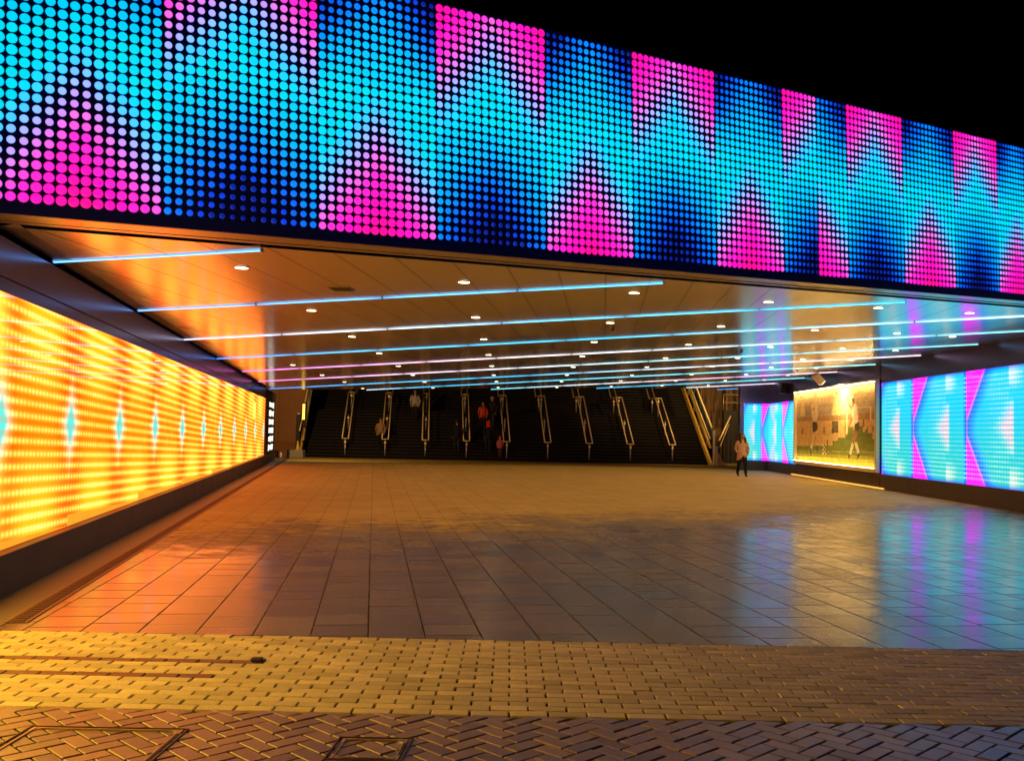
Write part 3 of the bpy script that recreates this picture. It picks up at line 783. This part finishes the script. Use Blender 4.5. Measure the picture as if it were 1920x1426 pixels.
for k, (a, b, st, lab) in enumerate(strips):
    A_, B_ = ceil_at(*a, .012), ceil_at(*b, .012)
    t = thing('light_tube', lab, 'light', A_, 0, 'light tubes across the ceiling')
    d = B_ - A_; Ln = d.length; d.normalize(); sd = d.cross(Vector((0, 0, 1))).normalized(); up = sd.cross(d)
    q = frame(d, -sd, up, Vector((0, 0, 0)))
    bm = bmesh.new(); box(bm, 0, Ln, -.036, .036, .0, .03, q); obj('housing', bm, M_trim, t)
    vs, fs, cs = [], [], []; ns = max(1, round(Ln / 2.15)); seg = Ln / ns
    prof = [(-.027, .0), (-.027, -.012), (-.019, -.024), (0, -.029), (.019, -.024), (.027, -.012), (.027, .0)]
    wts = [.14, .3, .85, 1.15, .85, .3, .14]
    for i in range(ns):
        x0 = i * seg + (.012 if i else .0); x1 = (i + 1) * seg - (.012 if i < ns - 1 else 0)
        for jx in range(8):
            x = x0 + (x1 - x0) * jx / 7; c = ramp(st, x / Ln); dim = .55 if jx in (0, 7) and 0 < i + (jx == 7) < ns else 1.
            for (yy, zz), wt in zip(prof, wts):
                vs.append(tuple(q @ Vector((x, yy, zz)))); cs.append(tuple(u * wt * dim for u in c))
        b0 = len(vs) - 56
        for jx in range(7):
            for kk in range(6): fs.append((b0 + jx * 7 + kk, b0 + jx * 7 + kk + 1, b0 + (jx + 1) * 7 + kk + 1, b0 + (jx + 1) * 7 + kk))
        fs += [tuple(b0 + kk for kk in range(6, -1, -1)), tuple(b0 + 49 + kk for kk in range(7))]
    o = obj('diffuser', (vs, fs), M_tube, t)
    at_ = o.data.attributes.new('led', 'FLOAT_COLOR', 'POINT'); at_.data.foreach_set('color', [x for c in cs for x in (*c, 1)])
    if k == 0: plain('grey_plastic', (.12, .3, .4), .5)
    for x in (-.012, Ln):
        bm = bmesh.new(); box(bm, x, x + .012, -.032, .032, -.032, .031, q, .002); obj('end_cap', bm, bpy.data.materials['grey_plastic'], t)
    for i in range(1, ns):
        bm = bmesh.new(); box(bm, i * seg - .008, i * seg + .008, -.0285, .0285, -.0305, .001, q); obj('joint_collar', bm, bpy.data.materials['grey_plastic'], t)

# ------------------------------------------------------------------ downlights
rowsD = [[(453, 502), (870, 529), (1189, 549), (1441, 566), (1647, 577), (1818, 587)],
 [(584, 582), (892, 595), (1144, 605), (1352, 612), (1528, 619), (1682, 625), (1786, 631)],
 [(660, 631), (907, 636), (1114, 641), (1291, 646), (1445, 650), (1580, 653), (1679, 657)],
 [(711, 662), (916, 665), (1092, 668), (1248, 671), (1383, 671), (1505, 673), (1596, 675)],
 [(549, 684), (747, 686), (922, 686), (1075, 688), (1213, 688), (1335, 687), (1446, 689), (1530, 690)],
 [(604, 703), (774, 703), (926, 703), (1063, 703), (1185, 703), (1297, 702), (1399, 702), (1477, 703)],
 [(646, 716), (796, 716), (931, 715), (1053, 715), (1164, 714), (1267, 714), (1360, 713), (1433, 712)],
 [(680, 728), (812, 727), (934, 726), (1044, 726), (1146, 724), (1241, 723), (1328, 722), (1396, 722)]]
DL = None
for r, row in enumerate(rowsD):
    for c, (px, py) in enumerate(row):
        p = ceil_at(px, py, -.004)
        lab = f'round glowing ceiling downlight, {nth(c)} from the left in the {nth(r)} row from the screen'
        if DL is None:
            t = DL = thing('downlight', lab, 'downlight', p, 0, 'recessed downlights in the ceiling')
            bm = bmesh.new(); lathe(bm, [(.078, .004), (.078, -.002), (.073, -.003)], 24); obj('trim_ring', bm, M_trim, t)
            bm = bmesh.new(); lathe(bm, [(.072, -.001), (.072, -.004), (.05, -.006), (.02, -.0065)], 24); obj('lens', bm, M_lens, t)
            spot('lamp', t, (0, 0, -.06), (0, 0, -1), 88, (1., .55, .17), 150, .9, .08)
        else:
            t = copy_tree(DL); t.location = p; t['label'] = lab

for px, py, lab in ((1390, 657, 'tiny dark ceiling sensor near the blue reflection of the small light panel'), (1149, 614, 'tiny dark ceiling sensor beside the third downlight of the second row'),
                    (1495, 694, 'small black dome camera on the ceiling left of the mural floodlight'), (860, 700, 'tiny dark ceiling sensor between the far light tubes')):
    p = ceil_at(px, py); t = thing('ceiling_sensor', lab, 'sensor', p)
    bm = bmesh.new(); lathe(bm, [(.05, .0), (.05, -.012), (.04, -.02)], 14); obj('base', bm, M_trim, t)
    bm = bmesh.new(); lathe(bm, [(.036, -.02), (.032, -.04), (.018, -.055), (.006, -.06)], 12); obj('dome', bm, M_black, t)

# ------------------------------------------------------------------ stairs at the end of the passage
SY = 51.2; SLP = .774; RISE = .17; RUN = RISE / SLP
sx0, sx1 = -10.75, 10.35
st = thing('staircase', 'wide dark stone staircase rising at the far end of the underpass', 'stairs', (0, SY, 0))
bm = bmesh.new(); bn = bmesh.new()
n1 = 15; LAND = 1.5; prof = [(0, 0)]
y = 0; z = 0
def step(y, z):
    box(bm, sx0, sx1, y, y + .02 + RUN, z - .3 if z > .3 else -.1, z + RISE - .012)
    box(bn, sx0 + .02, sx1 - .02, y - .012, y + .05, z + RISE - .0115, z + RISE)
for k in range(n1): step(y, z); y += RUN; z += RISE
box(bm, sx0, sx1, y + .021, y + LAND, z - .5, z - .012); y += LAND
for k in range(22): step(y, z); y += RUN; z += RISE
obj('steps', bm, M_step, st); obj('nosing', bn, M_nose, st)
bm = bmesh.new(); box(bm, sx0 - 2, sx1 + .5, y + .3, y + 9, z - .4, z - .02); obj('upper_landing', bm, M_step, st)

YL = n1 * RUN; ZL = n1 * RISE
def stair_z(yl):                                      # height of the nosing line at local depth yl
    if yl <= 0: return 0
    if yl < YL: return RISE + yl * SLP
    if yl < YL + LAND: return ZL
    return ZL + RISE + (yl - YL - LAND) * SLP
hr = None
hx = [646.5, 721.5, 797, 874.5, 950, 1027, 1105, 1182, 1261]
for i, px in enumerate(hx):
    p = depth_at(px, 850, SY + .12); p.z = 0
    lab = f'double metal handrail on the stairs, {nth(i)} from the left'
    if hr is None:
        hr = t = thing('handrail', lab, 'handrail', p, 0, 'double handrails dividing the stairs')
        k = -.085
        for sgn in (-1, 1):
            bm = bmesh.new(); x = sgn * .165
            tube(bm, [(x, 0, 1.02), (x + k * YL, YL, 1.02 + ZL), (x + k * (YL + LAND), YL + LAND, 1.02 + ZL), (x + k * (YL + LAND + 4), YL + LAND + 4, 1.02 + ZL + 4 * SLP)], .032, 8)
            obj('rail', bm, M_steel, t)
        bm = bmesh.new(); tube(bm, [(-.17, 0, 1.02), (.17, 0, 1.02)], .03, 8); tube(bm, [(-.17 + k * YL, YL + .02, 1.02 + ZL), (.17 + k * YL, YL + .02, 1.02 + ZL)], .03, 8); obj('end_bar', bm, M_steel, t)
        for yy in (.0, YL * .5, YL, YL + LAND):
            zb = stair_z(yy); bm = bmesh.new()
            zt_ = 1.02 + (yy * SLP if yy < YL else ZL)
            tube(bm, [(k * yy, yy + .03, zb - .02), (k * yy, yy + .03, zt_)], .03, 8); po = obj('post', bm, M_steelg, t)
            bm = bmesh.new(); box(bm, k * yy - .05, k * yy + .05, yy - .03, yy + .07, zt_ - .24, zt_ - .12, None, .01); obj('post_bracket', bm, M_steel, po)
    else:
        t = copy_tree(hr); t.location = p; t['label'] = lab

def balustrade(lab, X, sgn):
    t = thing('balustrade', lab, 'balustrade', (X, SY - .6, 0))
    k = -.1
    def at(yl, zz, xo=0.): return Vector((xo + k * yl, yl, zz + max(0, yl) * SLP))
    def slab(bm, x0, x1, z0, z1, y0=0., y1=9.):
        a = [at(y0, z0, x0), at(y0, z0, x1), at(y0, z1, x1), at(y0, z1, x0)]; b = [at(y1, z0, x0), at(y1, z0, x1), at(y1, z1, x1), at(y1, z1, x0)]
        A_ = [bm.verts.new(q) for q in a]; B_ = [bm.verts.new(q) for q in b]
        bm.faces.new(A_); bm.faces.new(B_[::-1])
        for i in range(4): bm.faces.new((A_[i], B_[i], B_[(i + 1) % 4], A_[(i + 1) % 4]))
    bm = bmesh.new(); slab(bm, -.12, .0, -.2, .12); obj('stringer', bm, M_yellow, t)
    bm = bmesh.new(); slab(bm, -.02, .1, .5, .74, .5); obj('side_panel', bm, M_yellow, t)
    bm = bmesh.new(); slab(bm, .02, .04, .78, 1.72, .3); obj('glass', bm, M_glass, t)
    bm = bmesh.new(); tube(bm, [at(.1, 1.85), at(9, 1.85)], .045, 8); obj('handrail', bm, M_steel, t)
    bm = bmesh.new(); tube(bm, [at(.1, 1.3, -.1), at(9, 1.3, -.1)], .03, 8); obj('mid_rail', bm, M_steel, t)
    for yy in (1.2, 2.4, 3.6, 4.8):
        bm = bmesh.new(); tube(bm, [at(yy, .1, .05), at(yy, 1.85, .05)], .03, 6); obj('post', bm, M_steelg, t)
    return t
balustrade('yellow balustrade with orange handrail on the right edge of the stairs', 10.45, 1)
balustrade('yellow balustrade on the left edge of the stairs by the cone', -10.85, -1)

def bollard(lab, px, base, top, Y):
    p = depth_at(px, base, Y); q = depth_at(px, top, Y); h = q.z - p.z
    t = thing('white_post', lab, 'post', (p.x, p.y, 0))
    bm = bmesh.new(); box(bm, -.06, .06, -.05, .05, 0, h + p.z, None, .01); obj('post', bm, M_white, t)
    bm = bmesh.new(); box(bm, -.14, .14, -.12, .12, 0, .03, None, .005); obj('base_plate', bm, M_steelg, t)
bollard('tall white post at the foot of the right balustrade', 1338.5, 873, 806, 50.2)
bollard('short white post right beside the taller one', 1343.5, 873, 836, 49.7)
t = thing('concrete_wedge', 'sloping lit concrete end block beside the white posts', 'block', (10.62, 50.0, 0))
bm = bmesh.new()
loft(bm, [[Vector((x, y, 0)) for x, y in ((-.2, -.3), (.32, -.3), (.32, .4), (-.2, .4))], [Vector((x, y, .68)) for x, y in ((-.2, -.0), (.0, -.0), (.0, .4), (-.2, .4))]])
for f in bm.faces: f.smooth = False
obj('block', bm, plain('pale_concrete', (.6, .45, .25), .7, bump=.2), t)
bm = bmesh.new(); box(bm, -.3, .42, -.4, .5, 0.0, .05); obj('foot', bm, M_conc, t)

# surroundings of the stairs
def slabwall(name, lab, cat, x0, x1, y0, y1, z0, z1, mat, cop=True):
    t = thing(name, lab, cat, ((x0 + x1) / 2, y0, z0)); hw = (x1 - x0) / 2
    bm = bmesh.new(); box(bm, -hw, hw, 0, y1 - y0, 0, z1 - z0, None, .01); obj('wall_face', bm, mat, t)
    if cop: bm = bmesh.new(); box(bm, -hw - .03, hw + .03, -.05, y1 - y0 + .05, z1 - z0 + .002, z1 - z0 + .1); obj('coping', bm, M_conc, t)
    return t
bw = slabwall('retaining_wall', 'flat orange-brown wall left of the stairs, behind the cone', 'wall', -16.5, -11.25, 53.2, 53.8, 0, 8, M_brown)
bm = bmesh.new(); box(bm, 1.2, 1.215, -.006, .0, .4, 8); obj('panel_joint', bm, M_black, bw)
bm = bmesh.new()
loft(bm, [[Vector((x, y, 0.)) for x, y in ((-2.6, -1.7), (2.5, -1.7), (2.5, -.002), (-2.6, -.002))], [Vector((x, y, .75)) for x, y in ((-2.6, -.3), (2.5, -.3), (2.5, -.002), (-2.6, -.002))]])
for f in bm.faces: f.smooth = False
obj('ramp_base', bm, M_brown, bw)
slabwall('retaining_wall', 'tall stained concrete wall beyond the right side of the stairs', 'wall', 11.6, 20., 60.0, 60.6, 0, 9, M_stain)
slabwall('retaining_wall', 'low dark wall under a railing right of the stairs', 'wall', 12.1, 20., 55.6, 56, 0, 3.0, plain('dark_wall', (.02, .018, .02), .8), False)
t = thing('column', 'square concrete column in front of the stained wall', 'column', (13.0, 58.6, 0))
bm = bmesh.new(); box(bm, -.17, .17, -.17, .17, 0, 8.5, None, .02); obj('shaft', bm, M_stain, t)
bm = bmesh.new(); box(bm, -.27, .27, -.27, .27, 8.5, 9); obj('capital', bm, M_stain, t)
t = thing('railing', 'thin dark railing on top of the low dark wall', 'railing', (12.1, 55.7, 3.0))
bm = bmesh.new()
for zz in (.45, .9): tube(bm, [(0, 0, zz), (5, 0, zz)], .025, 6)
obj('rails', bm, M_steelg, t)
for k in range(6):
    bm = bmesh.new(); tube(bm, [(k * .9, 0, 0), (k * .9, 0, .92)], .025, 6); obj('post', bm, M_steelg, t)
t = thing('handrail', 'lone double handrail rising to the right behind the walking woman', 'handrail', tuple(depth_at(1347, 862, 53)))
t.location.z = 0
A0 = depth_at(1348.5, 826, 53); A1 = depth_at(1370, 780, 54.5); B0 = depth_at(1350, 837, 53); B1 = depth_at(1367, 795, 54.5)
for a_, b_, r_ in ((A0, A1, .045), (B0, B1, .028)):
    bm = bmesh.new(); tube(bm, [a_ - t.location, b_ - t.location], r_, 8); obj('rail', bm, M_steel, t)
for a_ in (A0, A1):
    bm = bmesh.new(); tube(bm, [Vector((a_.x, a_.y, 0)) - t.location, a_ - t.location], .03, 8); obj('post', bm, M_black, t)

def block(name, lab, cat, px0, px1, pyt, Y, mat, d=.5):
    a = depth_at(px0, pyt, Y); b = depth_at(px1, pyt, Y); hw = (b.x - a.x) / 2
    t = thing(name, lab, cat, ((a.x + b.x) / 2, Y, 0))
    bm = bmesh.new(); box(bm, -hw, hw, 0, d, 0, a.z - .03, None, .02); obj('block_body', bm, mat, t)
    bm = bmesh.new(); box(bm, -hw + .02, hw - .02, .03, d - .03, a.z - .031, a.z); obj('block_top', bm, mat, t)
    return t, a.z, hw
blk, bz, bhw = block('concrete_block', 'grey concrete block with the yellow cone standing on it', 'block', 542, 568, 843, 50.2, M_conc, .6)
block('concrete_block', 'dark narrow block at the foot of the black board', 'block', 513.5, 519, 843.5, 49.2, M_black, .4)
block('concrete_block', 'dark narrow block beside the grey one with the cone', 'block', 537.5, 541.5, 842.5, 50., M_black, .5)
t = thing('litter_bottle', 'small pale bottle standing on the paving between two dark blocks', 'bottle', (depth_at(526.5, 857, 49.5).x, 49.5, 0))
bm = bmesh.new(); lathe(bm, [(.06, 0), (.065, .16), (.05, .22), (.025, .26)], 12); obj('bottle_body', bm, M_white, t)
bm = bmesh.new(); lathe(bm, [(.027, .26), (.027, .3)], 10); obj('cap', bm, M_cream, t)
cp = depth_at(557.5, 844, 50.35)
t = thing('traffic_cone', 'yellow traffic cone standing on the grey concrete block', 'cone', (cp.x, 50.4, bz))
bm = bmesh.new(); lathe(bm, [(.1, .02), (.085, .12), (.05, .33), (.03, .47)], 18); obj('cone_body', bm, M_cone, t)
bm = bmesh.new(); box(bm, -.12, .12, -.12, .12, 0, .025, None, .008); obj('cone_base', bm, M_cone, t)
pb = depth_at(557, 855, 51.0)
t = thing('cabinet_post', 'tall narrow black post with a pale cap behind the cone', 'post', (pb.x, 51.0, 0))
hz = depth_at(557, 776, 51.0).z
bm = bmesh.new(); box(bm, -.1, .1, 0, .25, 0, hz, None, .01); obj('post_body', bm, M_black, t)
bm = bmesh.new(); box(bm, -.07, .07, .02, .2, hz, hz + .05); obj('cap', bm, M_white, t)
# wall lamp on the left of the stairs (bright yellow bar in the photograph)
pl = depth_at(569, 786, 50.5); pl2 = depth_at(571, 757, 50.5)
t = thing('wall_lamp', 'glowing yellow bar lamp on the left edge of the stairs', 'lamp', tuple(pl))
bm = bmesh.new(); q = pl2 - pl
tube(bm, [Vector((0, 0, 0)), Vector((.0, 0, q.z))], .06, 10); obj('lamp_tube', bm, glow('lamp_tube', (1., .6, .08), 2.6), t)
bm = bmesh.new(); box(bm, -.05, .05, .08, .14, -.1, q.z + .1); obj('lamp_back', bm, M_black, t)
def stair_lamp(lab, x, y, z, aim, e):  # out-of-view floodlights, added to light the stairs and the stained wall
    t = thing('floodlight', lab, 'lamp', (x, y, z))
    bm = bmesh.new(); tube(bm, [(0, -.5, -.1), (0, 0, .0)], [.03, .03], 8); obj('bracket', bm, M_steelg, t)
    bm = bmesh.new(); box(bm, -.22, .22, -.16, .16, -.1, .1, None, .02); obj('lamp_head', bm, M_black, t)
    bm = bmesh.new(); box(bm, -.19, .19, .161, .17, -.08, .08); obj('lens', bm, bpy.data.materials['floodlight_lens'], t)
    spot('stair_beam', t, (0, .3, 0), Vector(aim) - Vector((x, y, z)), e, (1., .58, .2), 130, .8, .15)
stair_lamp('unseen added black floodlight over the rear edge of the bridge, aimed at the left of the stairs', -9.5, 42.8, 4.15, (-8, 54, 1.5), 1300)
stair_lamp('unseen added black floodlight over the rear edge of the bridge, aimed at the right of the stairs', 9.2, 48.7, 4.6, (9, 55, 2.), 900)
stair_lamp('unseen added black floodlight over the rear edge of the bridge, aimed at the stained wall', 12.2, 50.5, 4.9, (14, 60, 4.), 900)

# ------------------------------------------------------------------ people
def skin_mesh(name, verts, edges, radii, sub=2):
    me = bpy.data.meshes.new(name + '_cage'); me.from_pydata(verts, edges, [])
    o = bpy.data.objects.new(name + '_cage', me); COL.objects.link(o)
    sk = o.modifiers.new('skin', 'SKIN'); sk.use_smooth_shade = True; sk.branch_smoothing = .4
    if not me.skin_vertices: me.skin_vertices.new()
    sv = me.skin_vertices[0].data
    for i, r in enumerate(radii):
        sv[i].radius = r if isinstance(r, tuple) else (r, r); sv[i].use_root = (i == 0); sv[i].use_loose = False
    sb = o.modifiers.new('sub', 'SUBSURF'); sb.levels = sub; sb.render_levels = sub
    dg = bpy.context.evaluated_depsgraph_get(); dg.update()
    new = bpy.data.meshes.new_from_object(o.evaluated_get(dg)); new.name = name
    bpy.data.objects.remove(o); bpy.data.meshes.remove(me)
    return new
mat_cache = {}
def cloth(c):
    k = tuple(round(x, 3) for x in c)
    if k not in mat_cache: mat_cache[k] = plain('cloth_%d' % len(mat_cache), c, .85, spec=.2, var=.15, scale=14, bump=.15)
    return mat_cache[k]
M_skin = plain('skin', (.42, .22, .14), .5, var=.08)
M_hair = plain('dark_hair', (.015, .010, .008), .45, var=.3, scale=30)
M_eye = plain('eye', (.04, .03, .03), .2)
def person(lab, pos, H, rz, coat_c, leg_c, hair_c=None, stride=.12, coat_len=.44, hat=None, hair_long=True, arm=(.06, .02), lean=0., shoe=(.012, .012, .012), tilt=0., hood=None):
    t = thing('person', lab, 'person', pos, rz)
    v, e, r = [], [], []
    def add(p, rr, par=None):
        v.append(tuple(c * H for c in p)); r.append(tuple(x * H for x in rr) if isinstance(rr, tuple) else rr * H)
        if par is not None: e.append((par, len(v) - 1))
        return len(v) - 1
    # local frame: the person looks along -y
    pel = add((0, 0, .53), (.078, .058)); sp_ = add((0, -.005 - lean * .3, .63), (.07, .05), pel); ch = add((0, -lean * .7, .74), (.085, .058), sp_)
    nb = add((0, .006 - lean, .82), (.045, .04), ch); nk = add((0, .004 - lean, .862), .03, nb)
    hd = add((0, -.008 - lean, .905), (.05, .06), nk); tp = add((0, -.004 - lean + tilt * .03, .957), (.051, .058), hd); ct = add((0, -lean + tilt * .035, .985), (.034, .04), tp)
    for sg in (-1, 1):
        fw = stride * sg
        hip = add((sg * .047, 0, .50), .07, pel); kn = add((sg * .05, -fw * .55 - .012, .285), .05, hip)
        an = add((sg * .05, -fw * .9 + (.03 if fw < 0 else .01), .045 + (.03 if fw < 0 else 0)), .032, kn)
        hl = add((sg * .052, -fw * .9 - .05 + (.02 if fw < 0 else 0), .02), (.022, .018), an); add((sg * .055, -fw * .9 - .085 + (.02 if fw < 0 else 0), .016), (.018, .013), hl)
        sh = add((sg * .10, -lean, .805), .04, ch); el = add((sg * (.125 + arm[0] * .3), .015 - lean * .6 - fw * .1, .64), .026, sh)
        wr = add((sg * (.12 + arm[0] * .1), -.02 - arm[1] + fw * .3, .505), .017, el); pm = add((sg * .12, -.028 - arm[1] + fw * .32, .475), (.018, .011), wr)
        for q, (fx, fz, lz) in enumerate(((-.013, -.005, .030), (-.005, -.008, .036), (.004, -.008, .034), (.012, -.005, .027))):
            k1 = add((sg * .12 + .0, -.03 - arm[1] + fw * .32 + fx, .457 + fz), .0052, pm); add((sg * .118 - sg * .006, -.032 - arm[1] + fw * .32 + fx, .457 + fz - lz), .0045, k1)
        k1 = add((sg * .112, -.046 - arm[1] + fw * .32, .472), .006, pm); add((sg * .11, -.05 - arm[1] + fw * .32, .448), .005, k1)
    me = skin_mesh('body', v, e, r)
    for m_ in (M_skin, cloth(leg_c), cloth(shoe), cloth(coat_c)): me.materials.append(m_)
    for p in me.polygons:
        c = p.center / H
        p.use_smooth = True
        p.material_index = 2 if c.z < .055 else (1 if (c.z < .545 and abs(c.x) < .105) else (0 if (c.z > .845 or c.z < .5) else 3))
    bo = bpy.data.objects.new('body', me); COL.objects.link(bo); bo.parent = t
    # face
    bm = bmesh.new()
    for sx in (-1, 1): bmesh.ops.create_uvsphere(bm, u_segments=8, v_segments=6, radius=.006 * H, matrix=Matrix.Translation((sx * .017 * H, (-.058 - lean) * H, .925 * H)))
    obj('eyes', bm, M_eye, bo, smooth=True)
    bm = bmesh.new(); loft(bm, [[Vector((x * H, (y - lean) * H, z * H)) for x, y, z in q] for q in ([(-.004, -.052, .922), (.004, -.052, .922), (.003, -.045, .926), (-.003, -.045, .926)], [(-.009, -.068, .905), (.009, -.068, .905), (.008, -.045, .903), (-.008, -.045, .903)])])
    obj('nose', bm, M_skin, bo)
    bm = bmesh.new(); box(bm, -.014 * H, .014 * H, (-.06 - lean) * H, (-.05 - lean) * H, .885 * H, .891 * H); obj('mouth', bm, plain('lips', (.3, .1, .08), .5) if 'lips' not in bpy.data.materials else bpy.data.materials['lips'], bo)
    # coat: torso shell with a parted hem, and sleeves
    bm = bmesh.new(); N_ = 20; rings = []
    for z, a, b, oy in ((.85, .04, .042, -lean), (.835, .06, .048, -lean), (.815, .088, .056, -lean), (.785, .106, .064, -lean * .9), (.72, .108, .072, -lean * .7), (.63, .098, .068, -lean * .3), (.55, .108, .078, 0), ((.55 + coat_len) / 2, .118, .088, 0), (coat_len, .126, .095, 0)):
        rg = []
        for k in range(N_):
            an = PI2 * (k + .5) / N_ - math.pi / 2
            fl = 1 + .025 * math.sin(5 * an + z * 30) * (1 if z < .6 else .3)
            rg.append(Vector((a * fl * math.cos(an) * H, (b * fl * math.sin(an) + oy) * H, (z + (.11 if z == coat_len and k in (0, N_ - 1) else (.03 if z == coat_len and k in (1, N_ - 2) else 0))) * H)))
        rings.append(rg)
    loft(bm, rings, True)
    for sg in (-1, 1):
        fw = stride * sg
        pts = [(sg * .07, -lean, .79), (sg * .108, -lean, .772), (sg * (.128 + arm[0] * .3), .015 - lean * .6 - fw * .1, .645), (sg * (.12 + arm[0] * .1), -.02 - arm[1] + fw * .3, .51)]
        tube(bm, [tuple(c * H for c in p) for p in pts], [.036 * H, .044 * H, .037 * H, .032 * H], 12)
    obj('coat', bm, cloth(coat_c), bo, smooth=True)
    # hair, hat or hood
    bm = bmesh.new(); rings = []
    hc = hat or hood or None
    grow = 1.2 if not hc else 1.28
    g_ = 1. if not hc else 1.08
    for z, a, b, oy in ((1.012, .014, .016, .004), (1.004, .036, .04, .004), (.985, .054 * g_, .06 * g_, .005), (.962, .063 * g_, .069 * g_, .006), (.94, .065 * g_, .07 * g_, .008)) + (((.915, .066, .056, .014), (.87, .07, .045, .026), (.80, .072, .032, .045)) if hair_long or hood else ((.915, .061, .05, .014), (.89, .04, .035, .026))):
        rg = []
        for k in range(16):
            an = PI2 * k / 16; yy = b * math.sin(an)
            if z < .945: yy = max(yy, -.034)
            rg.append(Vector((a * math.cos(an) * H, (yy + oy - lean + tilt * .03) * H, z * H)))
        rings.append(rg)
    loft(bm, rings)
    if hair_long and not hat and not hood:
        for sg in (-1, 1):
            tube(bm, [tuple(c * H for c in q) for q in ((sg * .045, .0 - lean, .95), (sg * .055, -.012 - lean, .90), (sg * .062, -.034 - lean, .85), (sg * .056, -.06 - lean, .80), (sg * .05, -.068 - lean, .77))], [.026 * H, .03 * H, .031 * H, .026 * H, .012 * H], 8)
    obj('hat' if hat else ('hood' if hood else 'hair'), bm, cloth(hc) if hc else M_hair, bo, smooth=True)
    return t
wp = floor_at(1391, 893)
person('woman in a tan coat and dark trousers walking beside the cyan panel, looking up', wp, 1.68, rad(8), (.58, .38, .28), (.012, .011, .013), stride=.13, coat_len=.375, tilt=1.)
def on_stairs(px, py):
    d = ray(px, py); best = None
    yy = SY + .1
    for k in range(3000):
        yl = k * .004; P = O + d * ((SY + yl) / d.y)
        if P.z <= stair_z(yl) - RISE * .3: return Vector((P.x, P.y, stair_z(yl) - .02)), yl
    return Vector((P.x, P.y, stair_z(yl))), yl
def climber(lab, px, py, H, rz, *a, **k):
    p, yl = on_stairs(px, py)
    i = max(0, math.floor(yl / RUN)) if yl < YL else 0
    if yl < YL: p.z = (i + 1) * RISE; p.y = SY + i * RUN + .13
    return person(lab, p, H, rz, *a, **k)
person('person in dark blue coat standing by the cone and the black post', floor_at(571.5, 853), 1.75, rad(100), (.012, .016, .04), (.03, .04, .06), stride=.06, hair_long=False)
climber('person in a tan jacket coming down beside the second handrail', 712, 842, 1.62, rad(10), (.32, .19, .09), (.012, .012, .014), hair_long=False, stride=.09)
climber('person in a pale grey top high on the stairs, left of the third handrail', 777, 790, 1.72, rad(0), (.42, .38, .36), (.02, .02, .022), stride=.1, lean=.03)
climber('person in black climbing the stairs left of the fourth handrail', 856, 847, 1.78, rad(185), (.012, .012, .014), (.02, .02, .024), stride=.1, hair_long=False)
climber('person in a bright orange-red jacket on the middle of the stairs', 905, 806, 1.62, rad(5), (.62, .07, .02), (.015, .015, .018), stride=.08)
climber('person in dark clothes and pink cap beside the orange-red jacket', 922, 803, 1.74, rad(-8), (.02, .02, .024), (.03, .03, .035), stride=.08, hat=(.55, .2, .2), hair_long=False)
climber('person in black with a red hood low on the stairs', 915, 852, 1.76, rad(180), (.012, .012, .013), (.015, .015, .016), stride=.08, hood=(.6, .04, .03))
climber('small child in a pink jacket and red hat at the foot of the fifth handrail', 937, 856, 1.12, rad(170), (.5, .12, .16), (.1, .04, .05), stride=.06, hat=(.75, .08, .12), hair_long=False)
